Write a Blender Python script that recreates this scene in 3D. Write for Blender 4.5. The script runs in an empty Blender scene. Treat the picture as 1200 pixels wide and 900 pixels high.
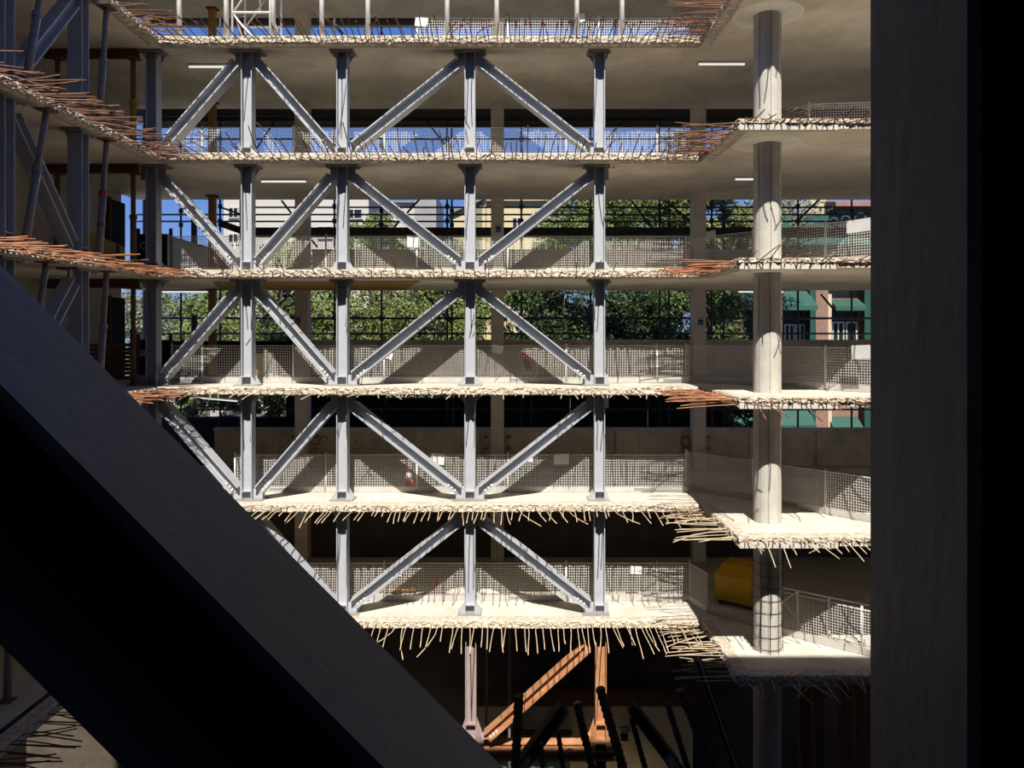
import bpy, math, random
import numpy as np
from mathutils import Vector, Matrix, noise

# ------------------------------------------------------------------ camera, sky, sun, exposure
scene = bpy.context.scene
COL = scene.collection
F, CX, HY = 870.0, 600.0, 390.0          # focal length and eye level of the 1200 x 900 frame
cam_d = bpy.data.cameras.new('camera')
cam_d.sensor_width = 36.0
cam_d.lens = 36.0 * F / 1200.0
cam_d.shift_y = -(450.0 - HY) / 1200.0
cam_d.clip_start = 0.05
cam_d.clip_end = 500
cam = bpy.data.objects.new('camera', cam_d)
cam.rotation_euler = (math.pi / 2, 0, 0)
COL.objects.link(cam)
scene.camera = cam

world = bpy.data.worlds.new('sky')
scene.world = world
world.use_nodes = True
wn, wl = world.node_tree.nodes, world.node_tree.links
wn.clear()
w_out = wn.new('ShaderNodeOutputWorld')
w_bg = wn.new('ShaderNodeBackground')
w_tc = wn.new('ShaderNodeTexCoord')
w_sx = wn.new('ShaderNodeSeparateXYZ')
w_rp = wn.new('ShaderNodeValToRGB')
w_rp.color_ramp.elements[0].position = 0.0
w_rp.color_ramp.elements[0].color = (0.30, 0.45, 0.78, 1)
w_rp.color_ramp.elements[1].position = 0.6
w_rp.color_ramp.elements[1].color = (0.045, 0.105, 0.33, 1)
e = w_rp.color_ramp.elements.new(0.18)
e.color = (0.135, 0.285, 0.70, 1)
wl.new(w_tc.outputs['Generated'], w_sx.inputs[0])
wl.new(w_sx.outputs['Z'], w_rp.inputs[0])
wl.new(w_rp.outputs[0], w_bg.inputs['Color'])
w_bg.inputs['Strength'].default_value = 1.0
wl.new(w_bg.outputs[0], w_out.inputs[0])

SUN_EL, SUN_AZ = math.radians(53.0), math.radians(2.0)   # sun stands behind the camera, a little to its right
sun_d = bpy.data.lights.new('sun', 'SUN')
sun_d.energy = 8.6
sun_d.color = (1.0, 0.95, 0.86)
sun_d.angle = math.radians(0.53)
sun = bpy.data.objects.new('sun', sun_d)
sun_dir = Vector((-math.sin(SUN_AZ) * math.cos(SUN_EL), math.cos(SUN_AZ) * math.cos(SUN_EL), -math.sin(SUN_EL)))
sun.rotation_euler = sun_dir.to_track_quat('-Z', 'Y').to_euler()
sun.location = (0, -10, 40)
COL.objects.link(sun)

scene.view_settings.view_transform = 'Standard'
scene.view_settings.look = 'None'
scene.view_settings.gamma = 1.0
scene.view_settings.use_curve_mapping = False
scene.view_settings.exposure = 0.0
scene.cycles.diffuse_bounces = 7
scene.cycles.max_bounces = 9

RND = random.Random(7)
PI = math.pi


def P(px, py, d):
    """world point seen at a photo pixel, d metres in front of the camera"""
    return Vector(((px - CX) / F * d, d, (HY - py) / F * d))


def PX(px, d):
    return (px - CX) / F * d


def PZ(py, d):
    return (HY - py) / F * d


# ------------------------------------------------------------------ materials
MAT = {}


def mat(name, col, rough=0.8, var=0.0, var_scale=4.0, col2=None, bump=0.0, bump_scale=30.0, metal=0.0, spec=0.3,
        emit=None, lo=0.35, hi=0.65, stretch=None, detail=6.0, speck=None):
    m = bpy.data.materials.new(name)
    m.use_nodes = True
    n, l = m.node_tree.nodes, m.node_tree.links
    b = n['Principled BSDF']
    b.inputs['Roughness'].default_value = rough
    b.inputs['Metallic'].default_value = metal
    b.inputs['Specular IOR Level'].default_value = spec
    c4 = (*col, 1)
    b.inputs['Base Color'].default_value = c4
    tc = n.new('ShaderNodeTexCoord')
    src = tc.outputs['Object']
    if stretch:
        mp = n.new('ShaderNodeMapping')
        mp.inputs['Scale'].default_value = stretch
        l.new(src, mp.inputs[0])
        src = mp.outputs[0]
    last = None
    if var or col2:
        nz = n.new('ShaderNodeTexNoise')
        nz.inputs['Scale'].default_value = var_scale
        nz.inputs['Detail'].default_value = detail
        nz.inputs['Roughness'].default_value = 0.6
        l.new(src, nz.inputs['Vector'])
        rp = n.new('ShaderNodeValToRGB')
        rp.color_ramp.elements[0].position = lo
        rp.color_ramp.elements[1].position = hi
        second = col2 if col2 else tuple(x * (1 - var) for x in col)
        rp.color_ramp.elements[0].color = (*second, 1)
        rp.color_ramp.elements[1].color = c4
        l.new(nz.outputs['Fac'], rp.inputs[0])
        last = rp.outputs[0]
        if speck:
            nz2 = n.new('ShaderNodeTexNoise')
            nz2.inputs['Scale'].default_value = speck[0]
            nz2.inputs['Detail'].default_value = 3
            l.new(tc.outputs['Object'], nz2.inputs['Vector'])
            rp2 = n.new('ShaderNodeValToRGB')
            rp2.color_ramp.elements[0].position = 0.60
            rp2.color_ramp.elements[1].position = 0.72
            rp2.color_ramp.elements[0].color = (0, 0, 0, 1)
            rp2.color_ramp.elements[1].color = (speck[2], speck[2], speck[2], 1)
            l.new(nz2.outputs['Fac'], rp2.inputs[0])
            mx = n.new('ShaderNodeMix')
            mx.data_type = 'RGBA'
            l.new(rp2.outputs[0], mx.inputs[0])
            l.new(last, mx.inputs[6])
            mx.inputs[7].default_value = (*speck[1], 1)
            last = mx.outputs[2]
        l.new(last, b.inputs['Base Color'])
    if bump:
        nb = n.new('ShaderNodeTexNoise')
        nb.inputs['Scale'].default_value = bump_scale
        nb.inputs['Detail'].default_value = 6
        l.new(src, nb.inputs['Vector'])
        bp = n.new('ShaderNodeBump')
        bp.inputs['Strength'].default_value = bump
        bp.inputs['Distance'].default_value = 0.02
        l.new(nb.outputs['Fac'], bp.inputs['Height'])
        l.new(bp.outputs[0], b.inputs['Normal'])
    if emit:
        b.inputs['Emission Color'].default_value = (*emit[0], 1)
        b.inputs['Emission Strength'].default_value = emit[1]
    MAT[name] = m
    return m


mat('soffit_bounce_tone', (0.80, 0.71, 0.57), 0.9, 0.26, 0.7, bump=0.4, bump_scale=9, speck=(4, (0.50, 0.41, 0.30), 0.4))  # slab concrete made lighter underneath to stand for bounced light
mat('concrete_slab', (0.62, 0.57, 0.485), 0.85, 0.30, 0.9, bump=0.4, bump_scale=10, speck=(5, (0.36, 0.30, 0.23), 0.45))
mat('concrete_broken', (0.58, 0.52, 0.43), 0.95, col2=(0.33, 0.27, 0.20), var_scale=11, bump=0.8, bump_scale=26)
mat('concrete_column', (0.50, 0.475, 0.425), 0.9, 0.16, 3.0, bump=0.6, bump_scale=45, speck=(34, (0.28, 0.26, 0.23), 0.55))
mat('soffit_patch', (0.88, 0.83, 0.74), 0.9, 0.1, 4.0)
mat('concrete_wall', (0.60, 0.52, 0.41), 0.9, 0.3, 1.5, bump=0.3, bump_scale=20, speck=(6, (0.24, 0.19, 0.14), 0.5))
mat('concrete_pillar', (0.66, 0.585, 0.48), 0.9, 0.15, 2.0, bump=0.2, bump_scale=20)
mat('concrete_pale', (0.54, 0.51, 0.45), 0.9, 0.12, 5.0)
mat('render_wall', (0.58, 0.52, 0.42), 0.9, 0.25, 0.9, bump=0.1)
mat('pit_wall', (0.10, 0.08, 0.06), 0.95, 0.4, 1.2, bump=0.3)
mat('pit_beige', (0.72, 0.60, 0.38), 0.9, 0.3, 1.0, bump=0.2)
mat('pale_bounce', (0.48, 0.41, 0.31), 1.0, 0.3, 1.5, bump=0.4)
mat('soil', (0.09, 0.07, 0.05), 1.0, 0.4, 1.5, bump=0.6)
mat('street', (0.30, 0.28, 0.25), 0.95, 0.3, 0.8)
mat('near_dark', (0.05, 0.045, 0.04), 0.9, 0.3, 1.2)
mat('steel_paint', (0.40, 0.415, 0.45), 0.55, 0.10, 3.0, bump=0.05, bump_scale=50, speck=(7, (0.34, 0.33, 0.33), 0.5))
mat('steel_paint_shaded', (0.17, 0.16, 0.152), 0.42, 0.25, 2.2, bump=0.12, bump_scale=18, stretch=(1, 1, 0.3), spec=0.4, speck=(16, (0.10, 0.09, 0.09), 0.6))  # same paint as the far trusses, darkened to stand for shade
mat('steel_plate', (0.26, 0.24, 0.23), 0.6, 0.12, 4.0)
mat('steel_primer', (0.46, 0.235, 0.12), 0.7, 0.25, 2.5, bump=0.15, col2=(0.33, 0.14, 0.06))
mat('steel_mauve', (0.34, 0.26, 0.25), 0.6, 0.2, 3.0)
mat('rust', (0.25, 0.125, 0.075), 0.9, col2=(0.14, 0.07, 0.045), var_scale=5, bump=0.2)
mat('rust_pale', (0.50, 0.40, 0.28), 0.9, col2=(0.36, 0.26, 0.16), var_scale=4)
mat('rust_orange', (0.42, 0.18, 0.085), 0.9, col2=(0.26, 0.11, 0.06), var_scale=4)
mat('rust_dark', (0.10, 0.06, 0.042), 0.95, 0.4, 8, bump=0.9, bump_scale=9)
mat('white_paint', (0.82, 0.81, 0.78), 0.5, 0.15, 5.0, speck=(8, (0.40, 0.33, 0.26), 0.6))
mat('mesh_white', (0.58, 0.555, 0.51), 0.6)
mat('toe_board', (0.47, 0.45, 0.42), 0.6, 0.15, 3.0)
mat('toe_plate', (0.25, 0.24, 0.23), 0.6)
mat('paper', (0.58, 0.57, 0.57), 0.7, 0.06, 8.0)
mat('ink_grey', (0.36, 0.36, 0.40), 0.7)
mat('prop_steel', (0.27, 0.255, 0.25), 0.5, 0.25, 5.0, speck=(9, (0.30, 0.16, 0.10), 0.6))
mat('prop_red', (0.40, 0.05, 0.05), 0.6)
mat('prop_yellow', (0.46, 0.30, 0.03), 0.6, 0.2, 4.0)
mat('prop_brown', (0.22, 0.12, 0.045), 0.7, 0.25, 4.0)
mat('timber', (0.42, 0.22, 0.07), 0.8, 0.25, 3.0, stretch=(6, 6, 0.6))
mat('timber_dark', (0.16, 0.075, 0.03), 0.85, 0.3, 3.0, stretch=(5, 5, 0.5))
mat('skip_yellow', (0.62, 0.36, 0.015), 0.5, 0.12, 2.0, bump=0.05)
mat('rubber', (0.02, 0.02, 0.02), 0.8)
mat('flat_black', (0.013, 0.013, 0.014), 0.9)
mat('rail_blue', (0.03, 0.035, 0.05), 0.8)
mat('scaffold_steel', (0.05, 0.046, 0.042), 0.6, 0.2, 5.0)
mat('scaffold_board', (0.055, 0.045, 0.035), 0.9, 0.3, 3.0)
mat('cone_orange', (0.75, 0.10, 0.03), 0.5)
mat('cone_white', (0.78, 0.78, 0.78), 0.4)
mat('red_paint', (0.62, 0.03, 0.06), 0.45)
mat('green_dark', (0.01, 0.07, 0.045), 0.5)
mat('tube_light', (0.8, 0.8, 0.8), 0.4, emit=((1.0, 0.98, 0.94), 0.75))
mat('lamp_body', (0.55, 0.54, 0.50), 0.5)
mat('spray_red', (0.50, 0.07, 0.05), 0.9)
mat('sign_blue', (0.02, 0.05, 0.24), 0.5)
mat('sign_yellow', (0.55, 0.38, 0.05), 0.5)
mat('text_pale', (0.55, 0.57, 0.52), 0.7)
mat('bark', (0.14, 0.10, 0.07), 0.95, 0.3, 6, bump=0.5)
mat('bark_pale', (0.48, 0.38, 0.30), 0.95, 0.3, 6, bump=0.3)
mat('leaf_bright', (0.165, 0.205, 0.055), 0.6, var=0.45, var_scale=1.6)
mat('leaf_mid', (0.085, 0.125, 0.035), 0.6, var=0.5, var_scale=1.6)
mat('leaf_dark', (0.045, 0.075, 0.025), 0.5, var=0.5, var_scale=1.6)
mat('leaf_grey', (0.20, 0.22, 0.15), 0.6, var=0.45, var_scale=1.6)
mat('cream_render', (0.50, 0.42, 0.26), 0.9, 0.08, 0.5)
mat('white_render', (0.46, 0.43, 0.39), 0.9, 0.10, 0.4)
mat('grey_render', (0.28, 0.27, 0.28), 0.9, 0.15, 0.8, bump=0.2)
mat('olive_render', (0.20, 0.19, 0.12), 0.9, 0.15, 0.8)
mat('brick_wall', (0.34, 0.17, 0.11), 0.9, 0.25, 2.5)
mat('roof_red', (0.30, 0.15, 0.12), 0.85, 0.25, 2.0)
mat('roof_grey', (0.22, 0.21, 0.21), 0.85, 0.25, 2.0)
mat('awning_green_shaded', (0.028, 0.085, 0.066), 0.7, 0.15, 1.0)  # green darkened to stand for the partial shade on the shop
mat('frame_green', (0.012, 0.055, 0.042), 0.6)
mat('window_white', (0.42, 0.41, 0.39), 0.6)
mat('glass_dark', (0.015, 0.018, 0.018), 0.5, spec=0.15)
mat('teal_panel', (0.12, 0.22, 0.17), 0.5, 0.1, 2.0)
mat('sack', (0.66, 0.61, 0.52), 0.9, 0.12, 6.0, bump=0.3)


def brick_pattern(m):
    n, l = m.node_tree.nodes, m.node_tree.links
    b = n['Principled BSDF']
    tc = n.new('ShaderNodeTexCoord')
    mp = n.new('ShaderNodeMapping')
    mp.inputs['Rotation'].default_value = (PI / 2, 0, 0)
    br = n.new('ShaderNodeTexBrick')
    br.inputs['Color1'].default_value = (0.17, 0.085, 0.06, 1)
    br.inputs['Color2'].default_value = (0.25, 0.14, 0.10, 1)
    br.inputs['Mortar'].default_value = (0.24, 0.20, 0.17, 1)
    br.inputs['Scale'].default_value = 4.0
    l.new(tc.outputs['Object'], mp.inputs[0])
    l.new(mp.outputs[0], br.inputs['Vector'])
    l.new(br.outputs['Color'], b.inputs['Base Color'])


brick_pattern(MAT['brick_wall'])


# ------------------------------------------------------------------ mesh builder
class MB:
    def __init__(self):
        self.v, self.f = [], []

    def raw(self, vs, fs):
        o = len(self.v)
        self.v.extend([tuple(p) for p in vs])
        self.f.extend([tuple(i + o for i in q) for q in fs])
        return self

    def box(self, x0, x1, y0, y1, z0, z1):
        vs = [(x0, y0, z0), (x1, y0, z0), (x1, y1, z0), (x0, y1, z0), (x0, y0, z1), (x1, y0, z1), (x1, y1, z1), (x0, y1, z1)]
        return self.raw(vs, [(0, 3, 2, 1), (4, 5, 6, 7), (0, 1, 5, 4), (1, 2, 6, 5), (2, 3, 7, 6), (3, 0, 4, 7)])

    def cbox(self, c, s):
        return self.box(c[0] - s[0] / 2, c[0] + s[0] / 2, c[1] - s[1] / 2, c[1] + s[1] / 2, c[2] - s[2] / 2, c[2] + s[2] / 2)

    def bar(self, p0, p1, u, su, sw, off_u=0.0, off_w=0.0):
        """box along p0-p1; u = direction of its su side, the other side sw is perpendicular to both"""
        p0, p1 = Vector(p0), Vector(p1)
        a = (p1 - p0).normalized()
        u = Vector(u)
        u = (u - a * u.dot(a)).normalized()
        w = a.cross(u)
        vs = []
        for p in (p0, p1):
            for du, dw in ((-1, -1), (1, -1), (1, 1), (-1, 1)):
                vs.append(p + u * (off_u + du * su / 2) + w * (off_w + dw * sw / 2))
        return self.raw(vs, [(3, 2, 1, 0), (4, 5, 6, 7), (0, 1, 5, 4), (1, 2, 6, 5), (2, 3, 7, 6), (3, 0, 4, 7)])

    def hsec(self, p0, p1, depth_dir, depth=0.30, width=0.27, tf=0.022, tw=0.016):
        """H profile: the flanges run along depth_dir, the web stands across it"""
        self.bar(p0, p1, depth_dir, depth, tf, 0, -(width - tf) / 2)
        self.bar(p0, p1, depth_dir, depth, tf, 0, (width - tf) / 2)
        self.bar(p0, p1, depth_dir, tw, width - 2 * tf)
        return self

    def tube(self, pts, r, n=8, caps=True):
        pts = [Vector(p) for p in pts]
        rs = r if isinstance(r, (list, tuple)) else [r] * len(pts)
        o = len(self.v)
        for i, p in enumerate(pts):
            a = (pts[min(i + 1, len(pts) - 1)] - pts[max(i - 1, 0)]).normalized()
            ref = Vector((0, 0, 1)) if abs(a.z) < 0.9 else Vector((1, 0, 0))
            u = a.cross(ref).normalized()
            w = a.cross(u)
            for k in range(n):
                t = 2 * PI * k / n
                q = p + (u * math.cos(t) + w * math.sin(t)) * rs[i]
                self.v.append(tuple(q))
        for i in range(len(pts) - 1):
            for k in range(n):
                k2 = (k + 1) % n
                self.f.append((o + i * n + k, o + i * n + k2, o + (i + 1) * n + k2, o + (i + 1) * n + k))
        if caps:
            self.f.append(tuple(o + k for k in range(n))[::-1])
            self.f.append(tuple(o + (len(pts) - 1) * n + k for k in range(n)))
        return self

    def prism(self, poly, axis, a0, a1):
        """polygon (2-d points) extruded along axis 'x', 'y' or 'z'"""
        def to3(p, a):
            return {'x': (a, p[0], p[1]), 'y': (p[0], a, p[1]), 'z': (p[0], p[1], a)}[axis]
        n = len(poly)
        vs = [to3(p, a0) for p in poly] + [to3(p, a1) for p in poly]
        fs = [tuple(range(n))[::-1], tuple(range(n, 2 * n))]
        fs += [(i, (i + 1) % n, n + (i + 1) % n, n + i) for i in range(n)]
        return self.raw(vs, fs)

    def lathe(self, c, prof, n=16):
        o = len(self.v)
        for r, z in prof:
            for k in range(n):
                t = 2 * PI * k / n
                self.v.append((c[0] + r * math.cos(t), c[1] + r * math.sin(t), c[2] + z))
        for i in range(len(prof) - 1):
            for k in range(n):
                k2 = (k + 1) % n
                self.f.append((o + i * n + k, o + i * n + k2, o + (i + 1) * n + k2, o + (i + 1) * n + k))
        self.f.append(tuple(o + k for k in range(n))[::-1])
        self.f.append(tuple(o + (len(prof) - 1) * n + k for k in range(n)))
        return self

    def mesh(self, name, origin=(0, 0, 0), smooth=False):
        me = bpy.data.meshes.new(name)
        ox, oy, oz = origin
        me.from_pydata([(x - ox, y - oy, z - oz) for x, y, z in self.v], [], self.f)
        me.validate()
        import bmesh
        bm = bmesh.new()
        bm.from_mesh(me)
        bmesh.ops.recalc_face_normals(bm, faces=bm.faces)
        bm.to_mesh(me)
        bm.free()
        if smooth:
            for p in me.polygons:
                p.use_smooth = len(p.vertices) <= 4
        return me

    def build(self, name, m, parent=None, smooth=False, origin=None):
        org = (0, 0, 0)
        if origin is not None:
            org = tuple(origin)
        elif parent is not None:
            org = tuple(world_loc(parent))
        me = self.mesh(name, org, smooth)
        me.materials.append(MAT[m])
        o = bpy.data.objects.new(name, me)
        COL.objects.link(o)
        if parent is not None:
            o.parent = parent
            if origin is not None:
                o.location = Vector(org) - world_loc(parent)
        elif origin is not None:
            o.location = org
        return o


def world_loc(o):
    p = Vector(o.location)
    while o.parent:
        o = o.parent
        p = p + o.location
    return p


def tag(o, label=None, cat=None, group=None, kind=None):
    if label:
        o['label'] = label
    if cat:
        o['category'] = cat
    if group:
        o['group'] = group
    if kind:
        o['kind'] = kind
    return o


def thing(name, loc, label, cat, group=None, kind=None):
    o = bpy.data.objects.new(name, None)
    o.empty_display_size = 0.2
    o.location = loc
    COL.objects.link(o)
    return tag(o, label, cat, group, kind)


def stuff(o):
    o['kind'] = 'stuff'
    return o


def text_on(name, txt, m, parent, loc, size, rot=(PI / 2, 0, 0), extrude=0.004, scale_x=1.0):
    c = bpy.data.curves.new(name, 'FONT')
    c.body = txt
    c.size = size
    c.extrude = extrude
    c.align_x = 'CENTER'
    c.align_y = 'CENTER'
    c.materials.append(MAT[m])
    tmp = bpy.data.objects.new(name, c)
    COL.objects.link(tmp)
    me = bpy.data.meshes.new_from_object(tmp.evaluated_get(bpy.context.evaluated_depsgraph_get()))
    bpy.data.objects.remove(tmp)
    me.name = name
    o = bpy.data.objects.new(name, me)
    o.rotation_euler = rot
    o.scale = (scale_x, 1, 1)
    COL.objects.link(o)
    o.parent = parent
    o.location = Vector(loc) - world_loc(parent)
    return o


ORD = ['first', 'second', 'third', 'fourth', 'fifth', 'sixth', 'seventh', 'eighth', 'ninth', 'tenth', 'eleventh', 'twelfth']

# ------------------------------------------------------------------ plan of the building
ZB = [10.05, 7.15, 4.25, 1.355, -1.55, -4.45, -7.33]       # slab undersides, topmost first
TH = 0.21
ZT = [z + TH for z in ZB]
SLAB = ['roof slab', 'sixth slab up', 'fifth slab up', 'fourth slab up', 'third slab up', 'second slab up', 'lowest slab']
XL, XW, YR, YF, XB, YB, XE = -8.78, -12.0, 18.4, 15.46, 4.71, 23.7, 14.0
GROUND = -14.5
ZS = -6.9                                                  # street level behind the building
YT = 18.9                                                  # plane of the trusses
NODE = [PX(p, YT) for p in (180, 291, 402, 551, 702)]
COLX, COLY, COLR = 5.75, 16.72, 0.30

# ------------------------------------------------------------------ setting: ground, walls, near building
o = MB().box(-7.5, 18, 20.5, 24.0, GROUND - 0.3, GROUND).build('floor_bounce', 'pale_bounce')  # pale strip added to bounce sunlight onto the basement wall
tag(o, 'pale fill floor under the lowest slab', 'floor', kind='structure')
o = MB().box(-16, 18, -8, 24.0, GROUND - 0.4, GROUND - 0.02).build('ground', 'soil')
tag(o, 'dark soil floor of the deep excavation', 'ground', kind='structure')
o = MB().box(-90, 90, 24.5, 140, ZS - 0.3, ZS).build('street', 'street')
tag(o, 'dark street ground behind the building', 'street', kind='structure')
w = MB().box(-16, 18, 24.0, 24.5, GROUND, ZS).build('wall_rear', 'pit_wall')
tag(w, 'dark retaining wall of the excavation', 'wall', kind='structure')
for k, (z0, z1) in enumerate([(ZT[i + 1], ZB[i]) for i in range(6)]):
    lo = 2.0
    o = MB().box(XW - 0.2, XW, lo, YB - 0.9 if k in (2, 3) else YB, z0, z1).build('wall_left', 'render_wall')
    tag(o, 'beige wall closing the side wing above the %s' % SLAB[k + 1], 'wall', kind='structure')
    o = MB().box(XE, XE + 0.2, 15.5, YB, z0, z1).build('wall_right', 'render_wall')  # added out of view to shade the bay from the side
    tag(o, 'unseen end wall added to shade the bay side above the %s' % SLAB[k + 1], 'wall', kind='structure')
o = MB().box(-16, -15.7, -8, 24, GROUND, -7.4).build('wall_left', 'pit_wall')
tag(o, 'dark side wall of the excavation under the wing', 'wall', kind='structure')
o = MB().box(17.7, 18, -8, 24, GROUND, -7.4).build('wall_right', 'pit_wall')
tag(o, 'dark side wall of the excavation under the bay', 'wall', kind='structure')
o = MB().box(9.1, 9.4, 2.0, YF, GROUND, ZT[0]).build('wall_right', 'render_wall')  # added out of view to cut the sky fill in the courtyard
tag(o, 'unseen plain wall added to cut sky light, beyond the near steel column', 'wall', kind='structure')
# interior rear wall of the lowest storey
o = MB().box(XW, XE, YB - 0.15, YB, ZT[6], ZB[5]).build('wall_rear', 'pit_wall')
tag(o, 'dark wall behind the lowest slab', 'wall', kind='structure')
# the building the photograph is taken from
for i, zt in enumerate(ZT):
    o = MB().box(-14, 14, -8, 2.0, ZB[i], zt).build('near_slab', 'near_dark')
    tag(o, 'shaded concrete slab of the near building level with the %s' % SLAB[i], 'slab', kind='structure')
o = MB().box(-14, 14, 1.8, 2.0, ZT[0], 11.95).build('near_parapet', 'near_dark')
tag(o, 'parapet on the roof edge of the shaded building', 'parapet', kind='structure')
o = MB().box(-14, 14, -8.3, -8.0, GROUND, 11.95).build('wall_near', 'near_dark')  # added behind the camera to keep sky light out
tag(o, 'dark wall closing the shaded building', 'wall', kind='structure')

# ------------------------------------------------------------------ rebars (shared meshes)
REBAR = {}


def rebar_meshes(matname, r):
    out = []
    rr = random.Random(31)
    for k in range(9):
        pts = [Vector((0, 0.12, 0)), Vector((0, 0, 0))]
        bend = [0, 0, 0.06, 0, -0.1, 0.05, 0.22, -0.3, 0.45][k]
        drop = [0.0, -0.03, -0.05, -0.02, -0.06, 0.03, -0.1, -0.04, -0.12][k]
        for s in (0.35, 0.7, 1.0):
            pts.append(Vector((bend * s * s + rr.uniform(-.01, .01), -s, drop * s * s)))
        me = MB().tube(pts, r, 5).mesh('rebar', smooth=True)
        me.materials.append(MAT[matname])
        out.append(me)
    return out


for key, mn in (('rust', 'rust'), ('pale', 'rust_pale'), ('orange', 'rust_orange')):
    REBAR[key] = rebar_meshes(mn, 0.0125)


def add_rebar(parent, p, yaw, pitch, length, key, rr, wild=0.15):
    k = rr.choice([0, 1, 2, 3, 4, 5, 0, 1, 3]) if rr.random() > wild else rr.choice([6, 7, 8])
    o = bpy.data.objects.new('rebar', REBAR[key][k])
    o.location = p
    o.rotation_euler = (pitch, rr.uniform(-.15, .15), yaw)
    o.scale = (rr.choice((-1, 1)) * 1.0, length, 1.0)
    COL.objects.link(o)
    o.parent = parent
    return o


def rough_edge(path, zb, zt, parent, seed, amp=0.10, cell=0.032, ragged=0.025):
    """broken concrete face along a plan path (outward side on its left)"""
    m = MB()
    rows = 7
    amp *= 0.62
    for (ax, ay), (bx, by) in zip(path[:-1], path[1:]):
        L = math.hypot(bx - ax, by - ay)
        n = max(2, int(L / cell))
        tx, ty = (bx - ax) / L, (by - ay) / L
        nx, ny = ty, -tx
        vs = []
        for i in range(n + 1):
            s = L * i / n
            for j in range(rows + 2):
                f = j / (rows + 1)
                q = Vector((ax + tx * s, ay + ty * s, zb + (zt - zb) * f)) * 13.0 + Vector((seed, 0, 0))
                d = noise.noise(q) * 0.6 + noise.noise(q * 2.3) * 0.6 + 0.3
                big = noise.noise(Vector((s * 1.3 + seed * 3, seed, 0)))
                out = amp * (d + 0.5 * big + 0.5 * (1 - f)) * (0.35 if j in (0, rows + 1) else 1.0)
                if j == 0 or j == rows + 1:
                    out = min(out, 0.03) - 0.02
                z = zb + (zt - zb) * f
                if 0 < j < rows + 1:
                    z += noise.noise(q * 1.7) * 0.012
                if j in (0, 1):
                    z += ragged * max(0.0, noise.noise(q * 0.9 + Vector((5, 5, 5))) + 0.1)
                    if j == 0:
                        z = max(z - 0.004, zb - 0.004)
                jit = noise.noise(q * 3.1) * 0.012
                vs.append((ax + tx * (s + jit) + nx * out, ay + ty * (s + jit) + ny * out, z))
        R = rows + 2
        fs = []
        for i in range(n):
            for j in range(R - 1):
                a = i * R + j
                fs.append((a, a + R, a + R + 1, a + 1))
        # lids that tie the broken face back to the slab
        base = len(vs)
        for i in range(n + 1):
            s = L * i / n
            vs.append((ax + tx * s - nx * 0.25, ay + ty * s - ny * 0.25, zt + 0.003))
            vs.append((ax + tx * s - nx * 0.25, ay + ty * s - ny * 0.25, zb - 0.003))
        for i in range(n):
            fs.append((i * R + R - 1, (i + 1) * R + R - 1, base + 2 * (i + 1), base + 2 * i))
            fs.append((i * R, base + 2 * i + 1, base + 2 * (i + 1) + 1, (i + 1) * R))
        m.raw(vs, fs)
    return m.build('broken_edge', 'concrete_broken', parent)


def slab_edge_jag(rr, x0, x1, y, step, amp):
    pts, x = [], x0
    while x < x1 - step * 0.4:
        pts.append((x, y + rr.uniform(-amp, amp)))
        x += rr.uniform(0.6, 1.4) * step
    return pts


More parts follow.
